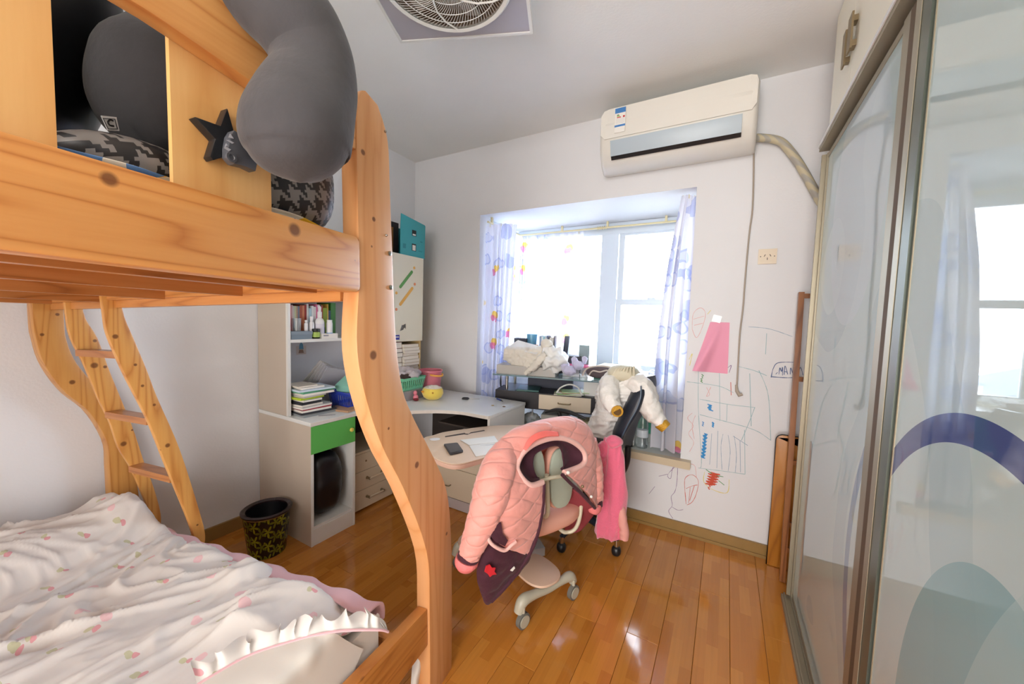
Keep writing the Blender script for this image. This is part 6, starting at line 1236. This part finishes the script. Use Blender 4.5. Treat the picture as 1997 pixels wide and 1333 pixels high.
# under the glass
tb = tag(obox('teal_book', DW((.24, .16, .297)), (.17, .20, .012), .35, mat('dark teal cover', (20, 84, 80), .4), None, .001), 'dark teal book lying under the glass top', 'book')
tag(rbox('black_radio', 'black case standing at the back under the glass', 'case', (.20, .28, .2905), (.56, .36, .385), mat('blue black case', (40, 48, 70), .5)), 'blue-black case standing at the back under the glass', 'case')
fa = thing('magazine_fan', 'fan of green and white magazines under the glass top', 'magazines', tuple(DW((.55, .1, .291))))
for k, (c_, a) in enumerate((((226, 222, 206), .1), ((150, 196, 130), .3), ((228, 226, 220), -.05), ((200, 180, 150), .5), ((190, 210, 160), .2))): obox('magazine_sheet', DW((.55+.012*k, .10+.008*k, .2925+.0042*k)), (.20, .13, .004), .245+a, mat('mag %d' % k, c_, .5), fa, .0005)
tube('curved_cover', [DW((.47, .075, .300)), DW((.50, .07, .340)), DW((.56, .068, .368)), DW((.62, .07, .355)), DW((.65, .075, .310)), DW((.66, .078, .294))], .006, PAPER, fa, seg=8, n=30)
wr = tag(rbox('white_holder', 'white upright file holder at the right under the glass', 'file holder', (.665, .10, .2905), (.79, .30, .395), PAPER), 'white upright file holder at the right under the glass', 'file holder')
# clutter on the sill under the desk body
CASE2 = mat('cloudy plastic', (206, 206, 196), .2, trans=.35)
t = thing('storage_box', 'cloudy plastic box with blue label under the black desk', 'box', tuple(DW((.45, .13, 0)))); box('box_body', (.36, .07, .001), (.56, .25, .125), CASE2, t, .008, D2); box('box_label', (.44, .0685, .04), (.49, .0698, .075), mat('label blue grey', (110, 150, 200), .5), t, 0, D2)
t = thing('clear_bag', 'clear plastic bag knotted at the top under the black desk', 'bag', tuple(DW((.28, .12, 0)))); blob('bag_body', DW((.275, .13, .055)), (.06, .06, .052), mat('clear film', (226, 228, 224), .15, trans=.6), t, nz=(.03, 16, True)); tube('bag_knot', [DW((.28, .12, .10)), DW((.282, .118, .13)), DW((.285, .115, .155))], [.016, .006, .010], bpy.data.materials['clear film'], t, seg=10, n=10)
t = tag(rbox('yellow_carton', 'small beige carton under the right of the black desk', 'box', (.62, .06, .001), (.78, .22, .10), mat('beige carton', (204, 190, 150), .6)), 'small beige carton under the right of the black desk', 'box')
# book stack and things on the sill right of the desk
t = tag(box('white_album', (-.83, 2.74, .960), (-.55, 2.95, .985), PAPER, None, .003), 'white album lying on top of the sill cupboard', 'album')
t = tag(box('white_album', (-.80, 2.75, .9352), (-.54, 2.96, .9598), mat('cream album', (224, 216, 196), .5), None, .003), 'cream-edged album under the white one on the sill cupboard', 'album')
tag(blob('glass_ball', (-.44, 2.80, .9555), (.028, .028, .0275), mat('clear ball', (216, 214, 224), .1, trans=.6), None), 'small clear ball on the sill cupboard beside the albums', 'ball')
sc_ = thing('sill_cupboard', 'white-topped cupboard with green doors on the bay sill', 'cupboard', (-.55, 2.87, OZ0)); GD = mat('emerald door', (60, 164, 132), .4)
box('cupboard_top', (-.86, 2.72, .915), (-.225, 3.02, .935), WHITE, sc_, .002); box('cupboard_base', (-.85, 2.735, .4765), (-.235, 3.01, .535), mat('grey base', (170, 176, 170), .5), sc_, .002)
box('cupboard_body', (-.85, 2.745, .5355), (-.235, 3.01, .9145), WHITE, sc_, .001)
for k in range(3): box('cupboard_door', (-.848+.2045*k, 2.734, .540), (-.848+.2045*k+.2015, 2.7445, .905), GD, sc_, .002)
t = thing('black_file', 'black file standing on the sill by the office chair', 'file', (-.53, 2.60, OZ0)); box('file_body', (-.555, 2.565, .4765), (-.505, 2.69, .72), BLACKP, t, .003); box('file_pages', (-.5048, 2.572, .485), (-.500, 2.688, .712), PAPER, t, 0)
t = thing('water_bottle', 'clear water bottle standing on the sill', 'bottle', (-.455, 2.60, OZ0)); PET = mat('clear bottle', (236, 244, 246), .05, trans=.92); lathe('bottle_body', [(0, .0), (.034, 0), (.037, .01), (.035, .06), (.037, .075), (.035, .12), (.037, .135), (.036, .20), (.018, .245), (.014, .27), (0, .27)], (-.452, 2.60, OZ0+.0015), PET, t, seg=28); lathe('bottle_cap', [(0, .018), (.016, .018), (.016, .0005), (0, .0005)], (-.452, 2.60, OZ0+.272), BW, t, seg=20); lathe('bottle_band', [(.0378, .075), (.0378, .125)], (-.452, 2.60, OZ0+.0015), mat('pale band', (214, 224, 232), .3), t, seg=28)
# cable hanging behind the desk's left end
tag(tube('cable', [(-1.545, 2.56, .90), (-1.548, 2.55, .86), (-1.55, 2.55, .80), (-1.548, 2.56, .72), (-1.55, 2.56, .60)], [.003, .003, .007, .003, .003], BLACKP, None, seg=8, n=30), 'black cable hanging at the left end of the glass desk', 'cable')

# ------------------------------------------------------------------ the town outside, far below the window
def house(x, y, w_, d_, z0, z1, wc, rc, label):
    t = thing('apartment_block', label, 'building', (x, y, z0), 'apartment blocks outside'); 
    box('block_walls', (x-w_/2, y-d_/2, z0), (x+w_/2, y+d_/2, z1), wc, t, 0); prism('block_roof', [(x-w_/2-.5, z1), (x+w_/2+.5, z1), (x, z1+3)], 'y', y-d_/2-.5, y+d_/2+.5, rc, t)
    for r_ in range(3):
        for c_ in range(4): box('block_window', (x-w_/2+w_*(c_+.3)/4, y-d_/2-.15, z1-4-4*r_), (x-w_/2+w_*(c_+.75)/4, y-d_/2-.01, z1-2-4*r_), HW, t, 0)
HW = mat('far window', (96, 116, 140), .3); HC = mat('far wall', (206, 198, 190), .8); HR = mat('far roof', (120, 128, 140), .8)
house(-14, 62, 16, 12, -40, -4.0, HC, HR, 'grey-roofed block seen through the left window pane')
house(-34, 70, 15, 12, -40, -6.0, mat('far wall rose', (196, 166, 154), .8), HR, 'rose-walled block left of the grey-roofed block')
house(2, 84, 18, 12, -40, -3.0, HC, HR, 'pale block beyond the right sash window')
gr_ = box('ground_outside', (-300, 20, -41), (300, 400, -40), mat('far ground', (150, 156, 146), .9), None, 0); gr_['kind'] = 'structure'
